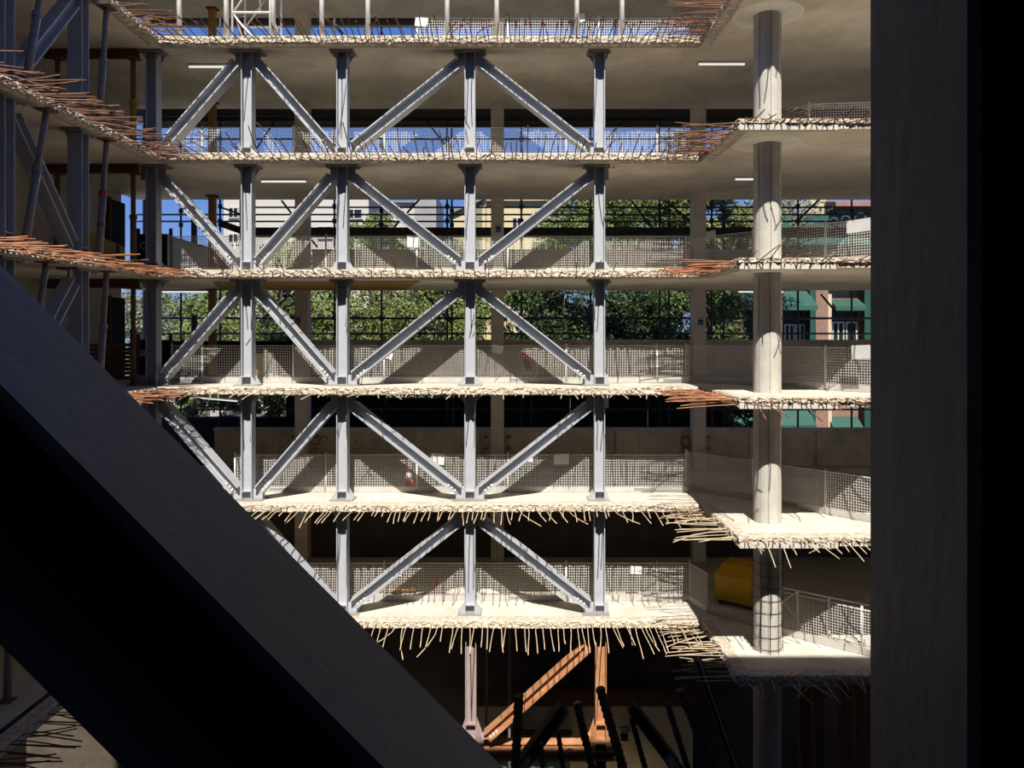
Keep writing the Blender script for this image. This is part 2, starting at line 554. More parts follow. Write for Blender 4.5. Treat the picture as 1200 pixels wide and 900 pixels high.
SLABS = []
for i, (zb, zt) in enumerate(zip(ZB, ZT)):
    rr = random.Random(100 + i)
    rec = [(XL, YR)] + slab_edge_jag(rr, XL + 0.6, XB - 0.5, YR, 0.9, 0.035) + [(XB, YR)]
    bay = [(XB, YR), (XB + 0.03, (YR + YF) / 2), (XB, YF)]
    front = [(XB, YF)] + slab_edge_jag(rr, XB + 0.5, XE - 0.4, YF, 0.8, 0.03) + [(XE, YF)]
    wing = [(XL, 2.05), (XL - 0.02, 9.0), (XL, 13.0), (XL + 0.02, 16.0), (XL, YR)]
    poly = [(XW, 2.05)] + wing + rec[1:] + bay[1:] + front[1:] + [(XE, YB), (XW, YB)]
    sl = MB().prism(poly, 'z', zb, zt).build('floor_slab', 'concrete_slab')
    sl.data.materials.append(MAT['soffit_bounce_tone'])
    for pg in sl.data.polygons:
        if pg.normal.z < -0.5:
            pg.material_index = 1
    tag(sl, 'concrete floor slab with broken front edge and cut bars, the %s' % SLAB[i], 'slab', kind='structure')
    SLABS.append(sl)
    if i == 0:
        continue
    rough_edge(wing[1:], zb, zt, sl, 10 * i + 1, 0.09)
    rough_edge(rec, zb, zt, sl, 10 * i + 2, 0.10)
    rough_edge(bay, zb, zt, sl, 10 * i + 3, 0.08)
    rough_edge(front, zb + (0.09 if i > 1 else 0.0), zt, sl, 10 * i + 4, 0.11)
    # lip left under the edge of the bay
    if i > 1:
        MB().box(XB + 0.02, 6.78, YF - 0.03, YF + 0.12, zb - 0.03, zb + 0.095).build('edge_lip', 'concrete_pale', sl)
    MB().lathe((COLX, COLY, zb - 0.012), [(0.62, 0.013), (0.78, 0.0), (0.80, 0.013)][1:] and [(0.74, 0.0), (0.78, 0.014)], 40).build('soffit_patch', 'soffit_patch', sl)
    up = i <= 3
    # bars out of the recessed edge
    x = XL + 0.15
    step = 0.165
    while x < XB - 0.05:
        key = 'rust' if i <= 3 else 'pale'
        if i == 3:
            key = 'rust' if rr.random() < 0.7 else 'pale'
        ln = {1: 1.3, 2: 1.15, 3: 0.8, 4: 0.6, 5: 1.1, 6: 1.35}[i] * rr.uniform(0.7, 1.12)
        pitch = -rr.uniform(0.0, 0.12) if up else rr.uniform(0.0, 0.08)
        if i in (2, 3) and rr.random() < 0.35:
            pitch -= rr.uniform(0.1, 0.5)
        z = zb + (0.05 if rr.random() < 0.65 else 0.15)
        add_rebar(sl, (x, YR + 0.02, z), rr.uniform(-0.07, 0.07), pitch, ln, key, rr, 0.09)
        x += step * rr.uniform(0.5, 1.45)
    # bars out of the side of the bay, reaching over the corner
    y = YF + 0.1
    while y < YR - 0.05:
        key = 'orange' if i in (3, 4) else ('rust' if i < 3 else 'pale')
        ln = rr.uniform(0.75, 1.35)
        add_rebar(sl, (XB + 0.02, y, zb + rr.choice((0.05, 0.15))), -PI / 2 + rr.uniform(-.22, .16), rr.uniform(-0.05, 0.08), ln, key, rr, 0.2)
        y += 0.115 * rr.uniform(0.6, 1.4)
    # bars out of the wing
    if i <= 4 or i == 6:
        y = 11.6
        while y < YR - 0.05:
            key = 'orange' if i in (3, 4) else 'rust'
            ln = rr.uniform(0.7, 1.25)
            add_rebar(sl, (XL - 0.02, y, zb + rr.choice((0.06, 0.16))), PI / 2 + rr.uniform(-.14, .14), rr.uniform(-0.05, 0.05), ln, key, rr, 0.2)
            y += 0.105 * rr.uniform(0.6, 1.4)
    # bars out of the bay front
    x = XB + 0.15
    while x < 8.6:
        key = 'rust' if i <= 4 else 'pale'
        ln = rr.uniform(0.35, 0.8)
        add_rebar(sl, (x, YF + 0.02, zb + rr.uniform(0.08, 0.18)), rr.uniform(-0.1, 0.45), rr.uniform(-0.5, 0.0) if up else rr.uniform(0.0, 0.5), ln, key, rr, 0.3)
        x += 0.17 * rr.uniform(0.6, 1.4)
    # short upright stirrups against the bay front
    x = XB + 0.12
    while x < 7.9:
        m = MB().tube([(x, YF - 0.05, zb + 0.0), (x + 0.01, YF - 0.09, zb + 0.12), (x, YF - 0.03, zt - 0.015), (x + 0.16, YF - 0.11, zt - 0.05)], 0.0085, 5)
        m.build('stirrup', 'rust' if i < 5 else 'rust_pale', sl, True)
        x += 0.27 * rr.uniform(0.7, 1.3)

MB().prism([(-7.9, 19.6), (-2.4, 19.3), (-3.4, 23.4), (-9.2, 23.4)], 'z', ZB[3] - 0.02, ZB[3] - 0.004).build('soffit_sheet', 'timber', SLABS[3])  # thin orange panel colouring part of the underside
# ------------------------------------------------------------------ round columns of the bay
for i in range(6):
    z0, z1 = ZT[i + 1], ZB[i]
    if i == 5:
        pass
    prof = []
    ng = 9
    for k in range(ng):
        t0_ = 2 * PI * (k + 0.15 * math.sin(5.0 * k + i)) / ng - 1.75
        t1_ = 2 * PI * (k + 1 + 0.15 * math.sin(5.0 * (k + 1) + i)) / ng - 1.75 if k < ng - 1 else 2 * PI * (1 + (0.15 * math.sin(i)) / ng) - 1.75
        for dt, dr in ((-0.035, 0.0), (-0.02, -0.026), (0.02, -0.026), (0.035, 0.0)):
            prof.append((COLX + (COLR + dr) * math.cos(t0_ + dt), COLY + (COLR + dr) * math.sin(t0_ + dt)))
        for q in range(1, 7):
            tt = t0_ + 0.035 + (t1_ - t0_ - 0.07) * q / 7
            prof.append((COLX + COLR * math.cos(tt), COLY + COLR * math.sin(tt)))
    c = MB().prism(prof, 'z', z0 - 0.0, z1).build('round_column', 'concrete_column', origin=(COLX, COLY, z0))
    tag(c, 'round fluted concrete column standing on the %s' % SLAB[i + 1], 'column', 'round columns carrying the bay', 'structure')
c = MB().prism([(COLX + COLR * math.cos(2 * PI * k / 40), COLY + COLR * math.sin(2 * PI * k / 40)) for k in range(40)], 'z', GROUND, ZB[6]).build('round_column', 'concrete_column', origin=(COLX, COLY, GROUND))
tag(c, 'dim round concrete column under the lowest slab', 'column', 'round columns carrying the bay', 'structure')
# wire cage wrapped round the column on the lowest slab
cg = thing('wire_cage', (COLX, COLY, ZT[6]), 'black wire cage wrapped around the round column on the lowest slab', 'wire mesh')
for k in range(8):
    z = ZT[6] + 0.12 + 0.27 * k
    pts = [(COLX + 0.325 * math.cos(t), COLY + 0.325 * math.sin(t), z + 0.02 * math.sin(t)) for t in [2 * PI * j / 28 for j in range(29)]]
    MB().tube(pts, 0.006, 5).build('hoop', 'rust_dark', cg)
for k in range(10):
    t = 2 * PI * (k + 0.3) / 10
    MB().tube([(COLX + 0.33 * math.cos(t), COLY + 0.33 * math.sin(t), ZT[6]), (COLX + 0.33 * math.cos(t), COLY + 0.33 * math.sin(t), ZT[6] + 2.1)], 0.006, 5).build('upright', 'rust_dark', cg)

# ------------------------------------------------------------------ rear pillars, parapets
PIL = [PX(355, 23.3), PX(583, 23.3), PX(818, 23.3)]
PILN = ['farthest from the round column', 'in the middle of its row', 'beside the round column']
for i in range(6):
    for k, x in enumerate(PIL):
        c = MB().box(x - 0.2, x + 0.2, 23.1, 23.5, ZT[i + 1], ZB[i]).build('concrete_pillar', 'concrete_pillar', origin=(x, 23.3, ZT[i + 1]))
        tag(c, 'square concrete pillar on the %s, %s' % (SLAB[i + 1], PILN[k]), 'pillar', 'square pillars at the rear', 'structure')
for i, h in ((2, 1.08), (3, 1.08), (4, 1.12), (5, 1.22)):
    z = ZT[i]
    x0 = PX(365, 23.5) if i in (3, 4) else (PX(200, 23.5) if i == 2 else PX(250, 23.5))
    edges = [x0]
    while edges[-1] < XE - 2.2:
        edges.append(edges[-1] + 2.12)
    edges.append(XE)
    par = MB().box(x0, XE, 23.58, 23.7, z, z + h - 0.04).build('wall_rear', 'concrete_wall')
    tag(par, 'low concrete parapet wall of panels along the rear of the %s' % SLAB[i], 'parapet', kind='structure')
    MB().box(x0, XE, 23.5, 23.72, z + h - 0.09, z + h).build('coping', 'concrete_wall', par)
    for k, (a, b) in enumerate(zip(edges[:-1], edges[1:])):
        pn = MB().box(a + 0.03, b - 0.03, 23.53, 23.6, z + 0.02, z + h - 0.1).build('panel', 'concrete_wall', par)
        if i in (4, 5):
            hm = MB()
            n = 4
            for q in range(n):
                for zz in (0.42, 0.82):
                    xx = a + (b - a) * (q + 0.5) / n + RND.uniform(-.03, .03)
                    hm.lathe((0, 0, 0), [(0.03, 0), (0.03, 0.02)], 8)
                    for vi in range(len(hm.v) - 16, len(hm.v)):
                        vx, vy, vz = hm.v[vi]
                        hm.v[vi] = (xx + vx, 23.525 + vz * 0.5, z + zz + vy)
            stuff(hm.build('tie_holes', 'toe_plate', pn))
# spray-painted marks and dark bolt blocks on the second slab's parapet
for px, py, rad, lab in ((369, 515, 0.16, 'red sprayed ring on the parapet beside the farthest rear pillar'), (804, 518, 0.14, 'red sprayed ring on the parapet beside the round column')):
    p = P(px, py, 23.5)
    g = thing('spray_mark', p, lab, 'paint mark')
    m = MB()
    pts = [(p.x + rad * math.cos(t) * (1 + 0.06 * math.sin(3 * t)), 23.523, p.z + rad * math.sin(t)) for t in [2 * PI * j / 24 for j in range(25)]]
    m.tube(pts, 0.022, 5).build('ring', 'spray_red', g)
    MB().tube([(p.x + rad, 23.523, p.z + 0.05), (p.x + rad + 0.2, 23.523, p.z + 0.1), (p.x + rad + 0.24, 23.523, p.z - 0.05)], 0.022, 5).build('stroke', 'spray_red', g)
for k, x in enumerate(PIL):
    for sx in (-1, 1):
        for zz in (0.95, 0.58):
            b = MB()
            b.lathe((x + sx * 0.36, 23.5, ZT[5] + zz), [(0.07, -0.05), (0.085, 0.0), (0.05, 0.05)], 7)
            o = b.build('anchor_block', 'toe_plate', origin=(x + sx * 0.36, 23.5, ZT[5] + zz))
            tag(o, '%s anchor block on the %s side of the second-slab pillar %s' % ('upper' if zz > 0.8 else 'lower', 'bay' if sx > 0 else 'wing', ['farthest from the bay', 'in mid row', 'by the bay'][k]), 'anchor', 'anchor blocks on the rear parapet')

# ------------------------------------------------------------------ trusses
def tri(m, p, q, r, y0, y1):
    m.prism([(p[0], p[1]), (q[0], q[1]), (r[0], r[1])], 'y', y0, y1)


DOWN = {1: [0, 2, 4], 3: [0, 2, 4], 5: [0, 2, 4], 2: [1, 3], 4: [1, 3]}   # storey (slab index above) -> nodes where braces meet the floor


def steel_post(x, y, zlo, zhi, low_braced, high_braced, label, along='y', full=(1, 1), mt='steel_paint', group='steel truss posts', end=False):
    t = thing('steel_post', (x, y, zlo), label, 'post', group)
    dep = (0, 1, 0) if along == 'y' else (1, 0, 0)
    MB().hsec((x, y, zlo + 0.03), (x, y, zhi - 0.05), dep).build('shaft', mt, t)

    def bx(m, half, d, z0, z1, yo=0.0):
        if along == 'y':
            m.box(x - half, x + (min(half, 0.24) if trim_at else half), y - d + yo, y + d + yo, z0, z1)
        else:
            m.box(x - d, x + d, y - half, y + half, z0, z1)
        return m
    wl_ = 0.44 if low_braced else 0.30
    wh_ = 0.40 if high_braced else 0.30
    trim_at = end
    if full[0]:
        bx(MB(), wl_, 0.24, zlo, zlo + 0.03).build('base_plate', 'steel_plate', t)
        g = MB()
        bx(g, wl_ - 0.02, 0.012, zlo + 0.03, zlo + (0.27 if low_braced else 0.10))
        if not low_braced and along == 'y':
            for s in (-1, 1):
                for yy in (-0.16, 0.14):
                    h = MB()
                    tri(h, (x + s * 0.135, zlo + 0.03), (x + s * 0.28, zlo + 0.03), (x + s * 0.135, zlo + 0.26), y + yy, y + yy + 0.02)
                    h.build('base_gusset', mt, t)
        g.build('base_gusset', mt, t)
        bx(MB(), 0.11, 0.15, zlo + 0.22, zlo + 0.24).build('stiffener', mt, t)
    if full[1]:
        bx(MB(), wh_, 0.22, zhi - 0.05, zhi).build('cap_plate', 'steel_plate', t)
        g = MB()
        if high_braced:
            bx(g, wh_ - 0.08, 0.012, zhi - 0.36, zhi - 0.05)
        elif along == 'y':
            for s in (-1, 1):
                for yy in (-0.14, 0.13):
                    h = MB()
                    tri(h, (x + s * 0.135, zhi - 0.05), (x + s * 0.26, zhi - 0.05), (x + s * 0.135, zhi - 0.24), y + yy, y + yy + 0.015)
                    h.build('cap_gusset', mt, t)
        else:
            for s in (-1, 1):
                g.prism([(y + s * 0.135, zhi - 0.05), (y + s * 0.26, zhi - 0.05), (y + s * 0.135, zhi - 0.24)], 'x', x - 0.14, x - 0.12)
        if g.v:
            g.build('cap_gusset', mt, t)
        b = MB()
        for s in (-1, 1):
            for q in (0.6, 0.88):
                if along == 'y':
                    b.lathe((x + s * wh_ * q, y - 0.17, zhi - 0.10), [(0.018, 0), (0.018, 0.06)], 6)
                else:
                    b.lathe((x + 0.17, y + s * wh_ * q, zhi - 0.10), [(0.018, 0), (0.018, 0.06)], 6)
        stuff(b.build('bolts', 'steel_plate', t))
    return t


def diagonal(p0, p1, label, dep=(0, 1, 0), mt='steel_paint', group='steel diagonal braces', bolts=True, width=0.26, depth=0.37, low_only=True):
    """p0 = foot"""
    p0, p1 = Vector(p0), Vector(p1)
    t = thing('diagonal_brace', p0, label, 'brace', group)
    MB().hsec(p0, p1, dep, depth, width, tf=0.034).build('beam', mt, t)
    a = (p1 - p0).normalized()
    dv = Vector(dep)
    w_ = a.cross(dv)
    if bolts:
        b = MB()
        for s in (0.06, 0.16, 0.26):
            for q in (-0.06, 0.06):
                c = p0 + a * s + w_ * q
                b.tube([c - dv * 0.07, c + dv * 0.02], 0.034, 6)
        stuff(b.build('bolts', 'lamp_body', t))
        MB().bar(p0 - a * 0.05, p0 + a * 0.36, dv, 0.02, 0.20, off_u=-0.02).build('splice_plate', mt, t)
        MB().bar(p1 - a * 0.30, p1 + a * 0.04, dv, 0.02, 0.20, off_u=-0.02).build('splice_plate', mt, t)
    return t


for i in range(1, 6):
    zlo, zhi = ZT[i + 1], ZB[i]
    low = DOWN[i]
    for k, x in enumerate(NODE):
        nth = ORD[4 - k]
        if i >= 5 and k < 1:
            continue
        lab = 'grey steel truss post on the %s, %s from the round column' % (SLAB[i + 1], nth)
        steel_post(x, YT, zlo, zhi, k in low, k not in low, lab, end=(k == 4))
    for k in range(4):
        if i == 5 and k < 1:
            continue
        a, b = (k, k + 1) if k in low else (k + 1, k)      # a = foot node, b = head node
        s = 1 if b > a else -1
        foot = (NODE[a] + s * 0.30, YT, zlo + 0.26)
        head = (NODE[b] - s * 0.26, YT, zhi - 0.30)
        lab = 'grey steel diagonal brace on the %s, %s from the round column' % (SLAB[i + 1], ORD[3 - k])
        diagonal(foot, head, lab)

# side wing posts and braces
WY = [15.62, 13.27]
for i in (1, 2, 3, 4, 5):
    zlo, zhi = ZT[i + 1], ZB[i]
    if i > 3:
        continue
    lowb = {1: [1], 2: [0], 3: [1]}[i]
    for k, y in enumerate(WY):
        lab = 'dark steel wing post on the %s, %s from the corner post' % (SLAB[i + 1], ['first', 'second'][k])
        steel_post(NODE[0], y, zlo, zhi, k in lowb, k not in lowb, lab, along='x', group='wing posts')
    a, b = (1, 0) if i != 2 else (0, 1)
    s = 1 if WY[b] > WY[a] else -1
    diagonal((NODE[0], WY[a] + s * 0.30, zlo + 0.26), (NODE[0], WY[b] - s * 0.26, zhi - 0.3),
             'dark steel diagonal brace in the side wing on the %s' % SLAB[i + 1], dep=(1, 0, 0), group='wing braces', depth=0.27)

# near truss beside the camera
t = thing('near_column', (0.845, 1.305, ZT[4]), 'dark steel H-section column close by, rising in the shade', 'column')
MB().hsec((0.845, 1.305, ZT[4] + 0.03), (0.845, 1.305, ZB[3] - 0.04), (0, 1, 0), 0.31, 0.28).build('shaft', 'steel_paint_shaded', t)
MB().box(0.55, 1.2, 1.08, 1.53, ZT[4], ZT[4] + 0.03).build('base_plate', 'steel_paint_shaded', t)
MB().box(0.55, 1.2, 1.08, 1.53, ZB[3] - 0.04, ZB[3]).build('cap_plate', 'steel_paint_shaded', t)
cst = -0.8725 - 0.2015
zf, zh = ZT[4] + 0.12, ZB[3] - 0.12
t = thing('near_brace', (cst - zf, 1.305, ZT[4]), 'large steel diagonal beam, its grey darkened for shade, sloping down close to the camera', 'brace')
MB().hsec((cst - zf, 1.305, zf), (cst - zh, 1.305, zh), (0, 1, 0), 0.31, 0.285).build('beam', 'steel_paint_shaded', t)
MB().box(cst - zf - 0.25, cst - zf + 0.2, 1.1, 1.5, ZT[4], ZT[4] + 0.03).build('base_plate', 'steel_paint_shaded', t)
MB().box(cst - zf - 0.15, cst - zf + 0.15, 1.28, 1.33, ZT[4] + 0.03, ZT[4] + 0.3).build('base_gusset', 'steel_paint_shaded', t)

# ------------------------------------------------------------------ guard panels
def guard_panel(p0, p1, z, label, group, h=1.0, post_h=1.06, plate=False, pitch=0.064, skew=0.0, lean=0.0):
    ax, ay = p0
    bx_, by_ = p1
    t = thing('guard_panel', (ax, ay, z), label, 'guard panel', group)
    L = math.hypot(bx_ - ax, by_ - ay)
    d = Vector(((bx_ - ax) / L, (by_ - ay) / L, 0))
    nrm = Vector((d.y, -d.x, 0))
    org = Vector((ax, ay, z))
    post = MB().tube([org + Vector((0, 0, 0)), org + Vector((lean, 0, post_h))], 0.026, 8)
    post.build('post', 'white_paint', t, True)
    m = MB()
    n = int(L / pitch)
    hw = 0.0056 * pitch / 0.075
    for i in range(n + 1):
        q = org + d * (0.02 + (L - 0.04) * i / n) + nrm * 0.034
        m.bar(q + Vector((0, 0, 0.02)), q + Vector((0, 0, h)), d, hw * 2, 0.006)
    rows = int((h - 0.06) / pitch)
    for j in range(rows + 1):
        zz = 0.05 + (h - 0.06) * j / rows
        m.bar(org + nrm * 0.041 + Vector((0, 0, zz)), org + d * L + nrm * 0.041 + Vector((0, 0, zz)), (0, 0, 1), hw * 2, 0.006)
    stuff(m.build('wire_mesh', 'mesh_white', t))
    MB().bar(org + d * 0.01 + nrm * 0.015 + Vector((0, 0, h - 0.005)), org + d * (L - 0.01) + nrm * 0.015 + Vector((0, 0, h - 0.005)), (0, 0, 1), 0.018, 0.018).build('top_rail', 'mesh_white', t)
    tb = MB().bar(org + d * 0.03 + nrm * 0.052 + Vector((0, 0, 0.085)), org + d * (L - 0.03) + nrm * 0.052 + Vector((0, 0, 0.085)), (0, 0, 1), 0.15, 0.014).build('toe_board', 'toe_board', t)
    if plate:
        c = org + d * (L * 0.5) + nrm * 0.062 + Vector((0, 0, 0.09))
        MB().bar(c - d * 0.28, c + d * 0.28, (0, 0, 1), 0.07, 0.008).build('maker_plate', 'toe_plate', tb)
    return t


YG = 19.76
for i in range(1, 7):
    z = ZT[i]
    step = 2.42
    last = XB + 0.02
    off = 0.0 if i in (1, 3, 5) else 0.87
    xs = [last]
    x = last - (step if off == 0.0 else off)
    stop = {1: PX(488, YG), 2: -9.1, 3: -9.15, 4: -9.05, 5: -8.4, 6: -6.2}[i]
    while x > stop:
        xs.append(x)
        x -= step
    if xs[-1] - stop > 0.4 and i in (2, 3, 4):
        xs.append(stop)
    xs = xs[::-1]
    if i == 6:
        xs = [v for v in xs]
    n = len(xs) - 1
    for k in range(n):
        guard_panel((xs[k], YG), (xs[k + 1], YG), z,
                    'white mesh guard panel behind the %s truss, %s from the bay' % (SLAB[i], ORD[n - 1 - k]),
                    'mesh guard panels along the %s' % SLAB[i], plate=(k % 2 == 0 and i > 3))
    if i >= 2:
        if i == 6:
            path = [(XB + 0.05, 19.75), (5.0, 18.85), (6.35, 17.6), (7.75, 16.45), (8.8, 15.75)]
        else:
            path = [(XB + 0.05, 20.3), (6.1, 18.8), (7.35, 17.4), (8.6, 16.0)]
        if i == 2:
            path = [(XB + 0.05, 20.3), (6.0, 19.0), (7.1, 17.75), (9.2, 17.5)]
        if i == 6:
            path = path[1:]
            guard_panel((XB + 0.02, YG), path[0], z, 'short mesh guard panel turning the corner into the bay on the lowest slab', 'mesh guard panels round the lowest bay')
        if i == 6:
            kb = thing('kerb_board', (path[0][0], path[0][1], z), 'low grey kerb board in front of the yellow skip', 'board')
            a, b = Vector((*path[0], z)), Vector((*path[1], z))
            MB().bar(a + Vector((0, 0, 0.09)), b + Vector((0, 0, 0.09)), (0, 0, 1), 0.16, 0.02).build('plank', 'toe_board', kb)
            MB().bar(a + Vector((0, 0, 0.18)), b + Vector((0, 0, 0.18)), (0, 0, 1), 0.02, 0.05).build('cap_rail', 'toe_board', kb)
            path = path[1:]
        for k, (a, b) in enumerate(zip(path[:-1], path[1:])):
            guard_panel(a, b, z, 'white mesh guard panel across the bay on the %s, %s from the corner' % (SLAB[i], ORD[k]),
                        'slanting guard panels on the %s' % SLAB[i], plate=(k == 1), pitch=0.06)

# ------------------------------------------------------------------ paper notices on the guards
NOT = [(1, 494, 25, 15, 12, 'sixth'), (2, 445, 157, 8, 8, 'fifth'), (3, 484, 283, 16, 14, 'fourth'), (4, 456, 417, 8, 8, 'third'),
       (4, 583, 409, 13, 9, 'third'), (5, 513, 538, 17, 13, 'second'), (5, 620, 537, 9, 8, 'second'), (5, 658, 538, 18, 12, 'second'),
       (6, 463, 672, 12, 9, 'lowest'), (6, 745, 668, 14, 10, 'lowest'), (1, 682, 21, 7, 9, 'sixth')]
SIDE = ['by the long row of props', 'by the middle posts', 'near the far posts', 'by the third post', 'near the rear pillar', 'beside the traffic cone',
        'half hidden behind a brace', 'between the last two posts', 'behind a brace', 'near the yellow skip', 'near the bay']
for k, (i, px, py, w_, h_, sn) in enumerate(NOT):
    d = 19.70
    p = P(px, py, d)
    t = thing('paper_notice', p, 'white paper notice on the %s slab guard mesh, %s' % (sn, SIDE[k]), 'notice')
    ww, hh = w_ / F * d, h_ / F * d
    tl = RND.uniform(-0.03, 0.03)
    MB().bar((p.x - ww / 2, d, p.z - tl), (p.x + ww / 2, d, p.z + tl), (0, 0, 1), hh, 0.004).build('sheet', 'paper', t)
for (i, px, py, w_, h_, d, lab) in ((3, 833, 276, 11, 10, 19.9, 'white paper notice tilted on the fourth slab guard mesh beside a square pillar'),
                                    (3, 1006, 265, 23, 15, 16.3, 'large white paper notice on the fourth slab mesh across the bay'),
                                    (4, 1009, 413, 18, 16, 16.4, 'white paper notice on the third slab mesh across the bay')):
    p = P(px, py, d)
    t = thing('paper_notice', p, lab, 'notice')
    ww, hh = w_ / F * d, h_ / F * d
    dv = Vector((1.25, -1.4, 0)).normalized()
    MB().bar(p - dv * ww * 0.6, p + dv * ww * 0.6 + Vector((0, 0, 0.02)), (0, 0, 1), hh, 0.004).build('sheet', 'paper', t)

# ------------------------------------------------------------------ white props on the sixth slab and the white lattice frame
WP = [210, 265, 320, 377, 431, 524, 582, 676, 729]
for k, px in enumerate(WP):
    x = PX(px, 18.75)
    z0, z1 = ZT[1], ZB[0]
    t = thing('white_prop', (x, 18.75, z0), 'white tubular prop on the sixth slab, %s from the round column' % ORD[8 - k], 'prop', 'white props on the sixth slab')
    MB().tube([(x, 18.75, z0 + 0.02), (x, 18.75, z1 - 0.02)], 0.062, 12).build('tube', 'white_paint', t, True)
    MB().cbox((x, 18.75, z0 + 0.01), (0.2, 0.2, 0.02)).build('base_plate', 'rust', t)
    MB().cbox((x, 18.75, z1 - 0.01), (0.2, 0.2, 0.02)).build('cap_plate', 'rust', t)
    MB().lathe((x, 18.75, z0 + 0.02), [(0.075, 0), (0.06, 0.1)], 12).build('collar', 'rust', t)
xa, xb, ya = PX(268, 18.95), PX(318, 18.95), 18.98
t = thing('shoring_tower', ((xa + xb) / 2, ya, ZT[1]), 'white lattice shoring frame between props on the sixth slab', 'frame')
zc = PZ(14, 18.95)
for yy in (ya, ya + 0.9):
    for x in (xa + 0.08, xb - 0.04):
        MB().tube([(x, yy, ZT[1]), (x, yy, ZB[0])], 0.03, 8).build('upright', 'white_paint', t, True)
    MB().tube([(xa + 0.08, yy, zc), (xb - 0.04, yy, zc)], 0.032, 8).build('crossbar', 'white_paint', t, True)
    MB().tube([(xa + 0.1, yy, zc), (xb - 0.35, yy, zc + 0.9)], 0.024, 8).build('diagonal', 'white_paint', t, True)
    MB().tube([(xb - 0.3, yy, zc), (xb - 0.3, yy, ZB[0])], 0.024, 8).build('strut', 'white_paint', t, True)
    MB().tube([(xa + 0.1, yy, zc - 0.05), (xa + 0.75, yy, ZT[1])], 0.024, 8).build('diagonal', 'white_paint', t, True)
for x in (xa + 0.08, xb - 0.04):
    MB().tube([(x, ya, zc + 0.1), (x + 0.1, ya + 0.9, ZT[1] + 0.1)], 0.02, 8).build('diagonal', 'white_paint', t, True)

# ------------------------------------------------------------------ telescopic props in the wing
def steel_prop(p0, p1, label, red=None, group='grey props at the wing edge', mt='prop_steel', mt2='prop_steel'):
    p0, p1 = Vector(p0), Vector(p1)
    t = thing('shoring_prop', p0, label, 'prop', group)
    a = p1 - p0
    MB().tube([p0 + a * 0.005, p0 + a * 0.56], 0.072, 12).build('outer_tube', mt, t, True)
    MB().tube([p0 + a * 0.5, p1 - a * 0.01], 0.058, 12).build('inner_tube', mt2, t, True)
    MB().tube([p0 + a * 0.53, p0 + a * 0.57], 0.09, 12).build('collar', 'prop_red' if red else mt, t)
    MB().cbox(p0 + Vector((0, 0, 0.012)), (0.24, 0.24, 0.024)).build('base_plate', 'rust', t)
    MB().cbox(p1 - Vector((0, 0, 0.012)), (0.30, 0.30, 0.024)).build('head_plate', 'rust', t)
    if red:
        MB().tube([p0 + a * 0.28, p0 + a * 0.30], 0.08, 12).build('band', 'prop_red', t)
    return t


for i in (1, 2, 3):
    zlo, zhi = ZT[i + 1], ZB[i]
    steel_prop((-8.93, 16.05, zlo), (-8.90, 16.3, zhi), 'grey telescopic steel prop on the %s, beside the next wing post' % SLAB[i + 1], red=(i == 2))
    steel_prop((-8.89, 13.55, zlo), (-8.87, 14.15, zhi), 'grey telescopic steel prop leaning on the %s, between two wing posts' % SLAB[i + 1])
    xx, yy = -11.5, 22.6
    steel_prop((-9.55, 18.72, zlo), (-9.55, 18.72, zhi - 0.22), 'brown and yellow prop under a bearer in the wing on the %s' % SLAB[i + 1],
               group='brown props in the wing', mt='prop_yellow' if i == 1 else 'prop_brown', mt2='prop_brown')
    steel_prop((-11.46, 18.72, zlo), (-11.46, 18.72, zhi - 0.22), 'dark brown prop by the wing wall on the %s' % SLAB[i + 1],
               group='brown props in the wing', mt='prop_brown', mt2='prop_brown')
    o = thing('bearer_beam', (-10.6, 18.72, zhi - 0.22), 'dark timber bearer under the slab ceiling of the wing, above the %s' % SLAB[i + 1], 'beam', 'bearers in the wing')
    MB().bar((-11.8, 18.72, zhi - 0.11), (-9.42, 18.72, zhi - 0.11), (0, 0, 1), 0.22, 0.12).build('timber', 'timber_dark', o)
    MB().bar((-11.8, 18.72, zhi - 0.205), (-9.42, 18.72, zhi - 0.205), (0, 0, 1), 0.03, 0.16).build('flange', 'timber_dark', o)

steel_prop((-9.75, 14.35, ZT[6]), (-9.7, 14.35, ZB[5]), 'grey telescopic steel prop in the wing on the lowest slab')
MB().box(-9.16, -9.06, 4.0, 17.8, ZT[6] + 0.002, ZT[6] + 0.02).build('edge_channel', 'rubber', SLABS[6])
# timber posts at the rear of the wing
for i in (0, 1, 2, 3):
    zlo, zhi = ZT[i + 1], ZB[i]
    x = PX(249, 23.0)
    t = thing('timber_post', (x, 23.0, zlo), 'orange timber post at the rear of the %s' % SLAB[i + 1], 'post', 'timber posts at the rear')
    MB().box(x - 0.1, x + 0.1, 22.92, 23.08, zlo + 0.04, zhi - 0.04).build('shaft', 'timber', t)
    MB().box(x - 0.16, x + 0.16, 22.86, 23.14, zlo, zlo + 0.04).build('sole_plate', 'timber_dark', t)
    MB().box(x - 0.16, x + 0.16, 22.86, 23.14, zhi - 0.04, zhi).build('head_plate', 'timber_dark', t)

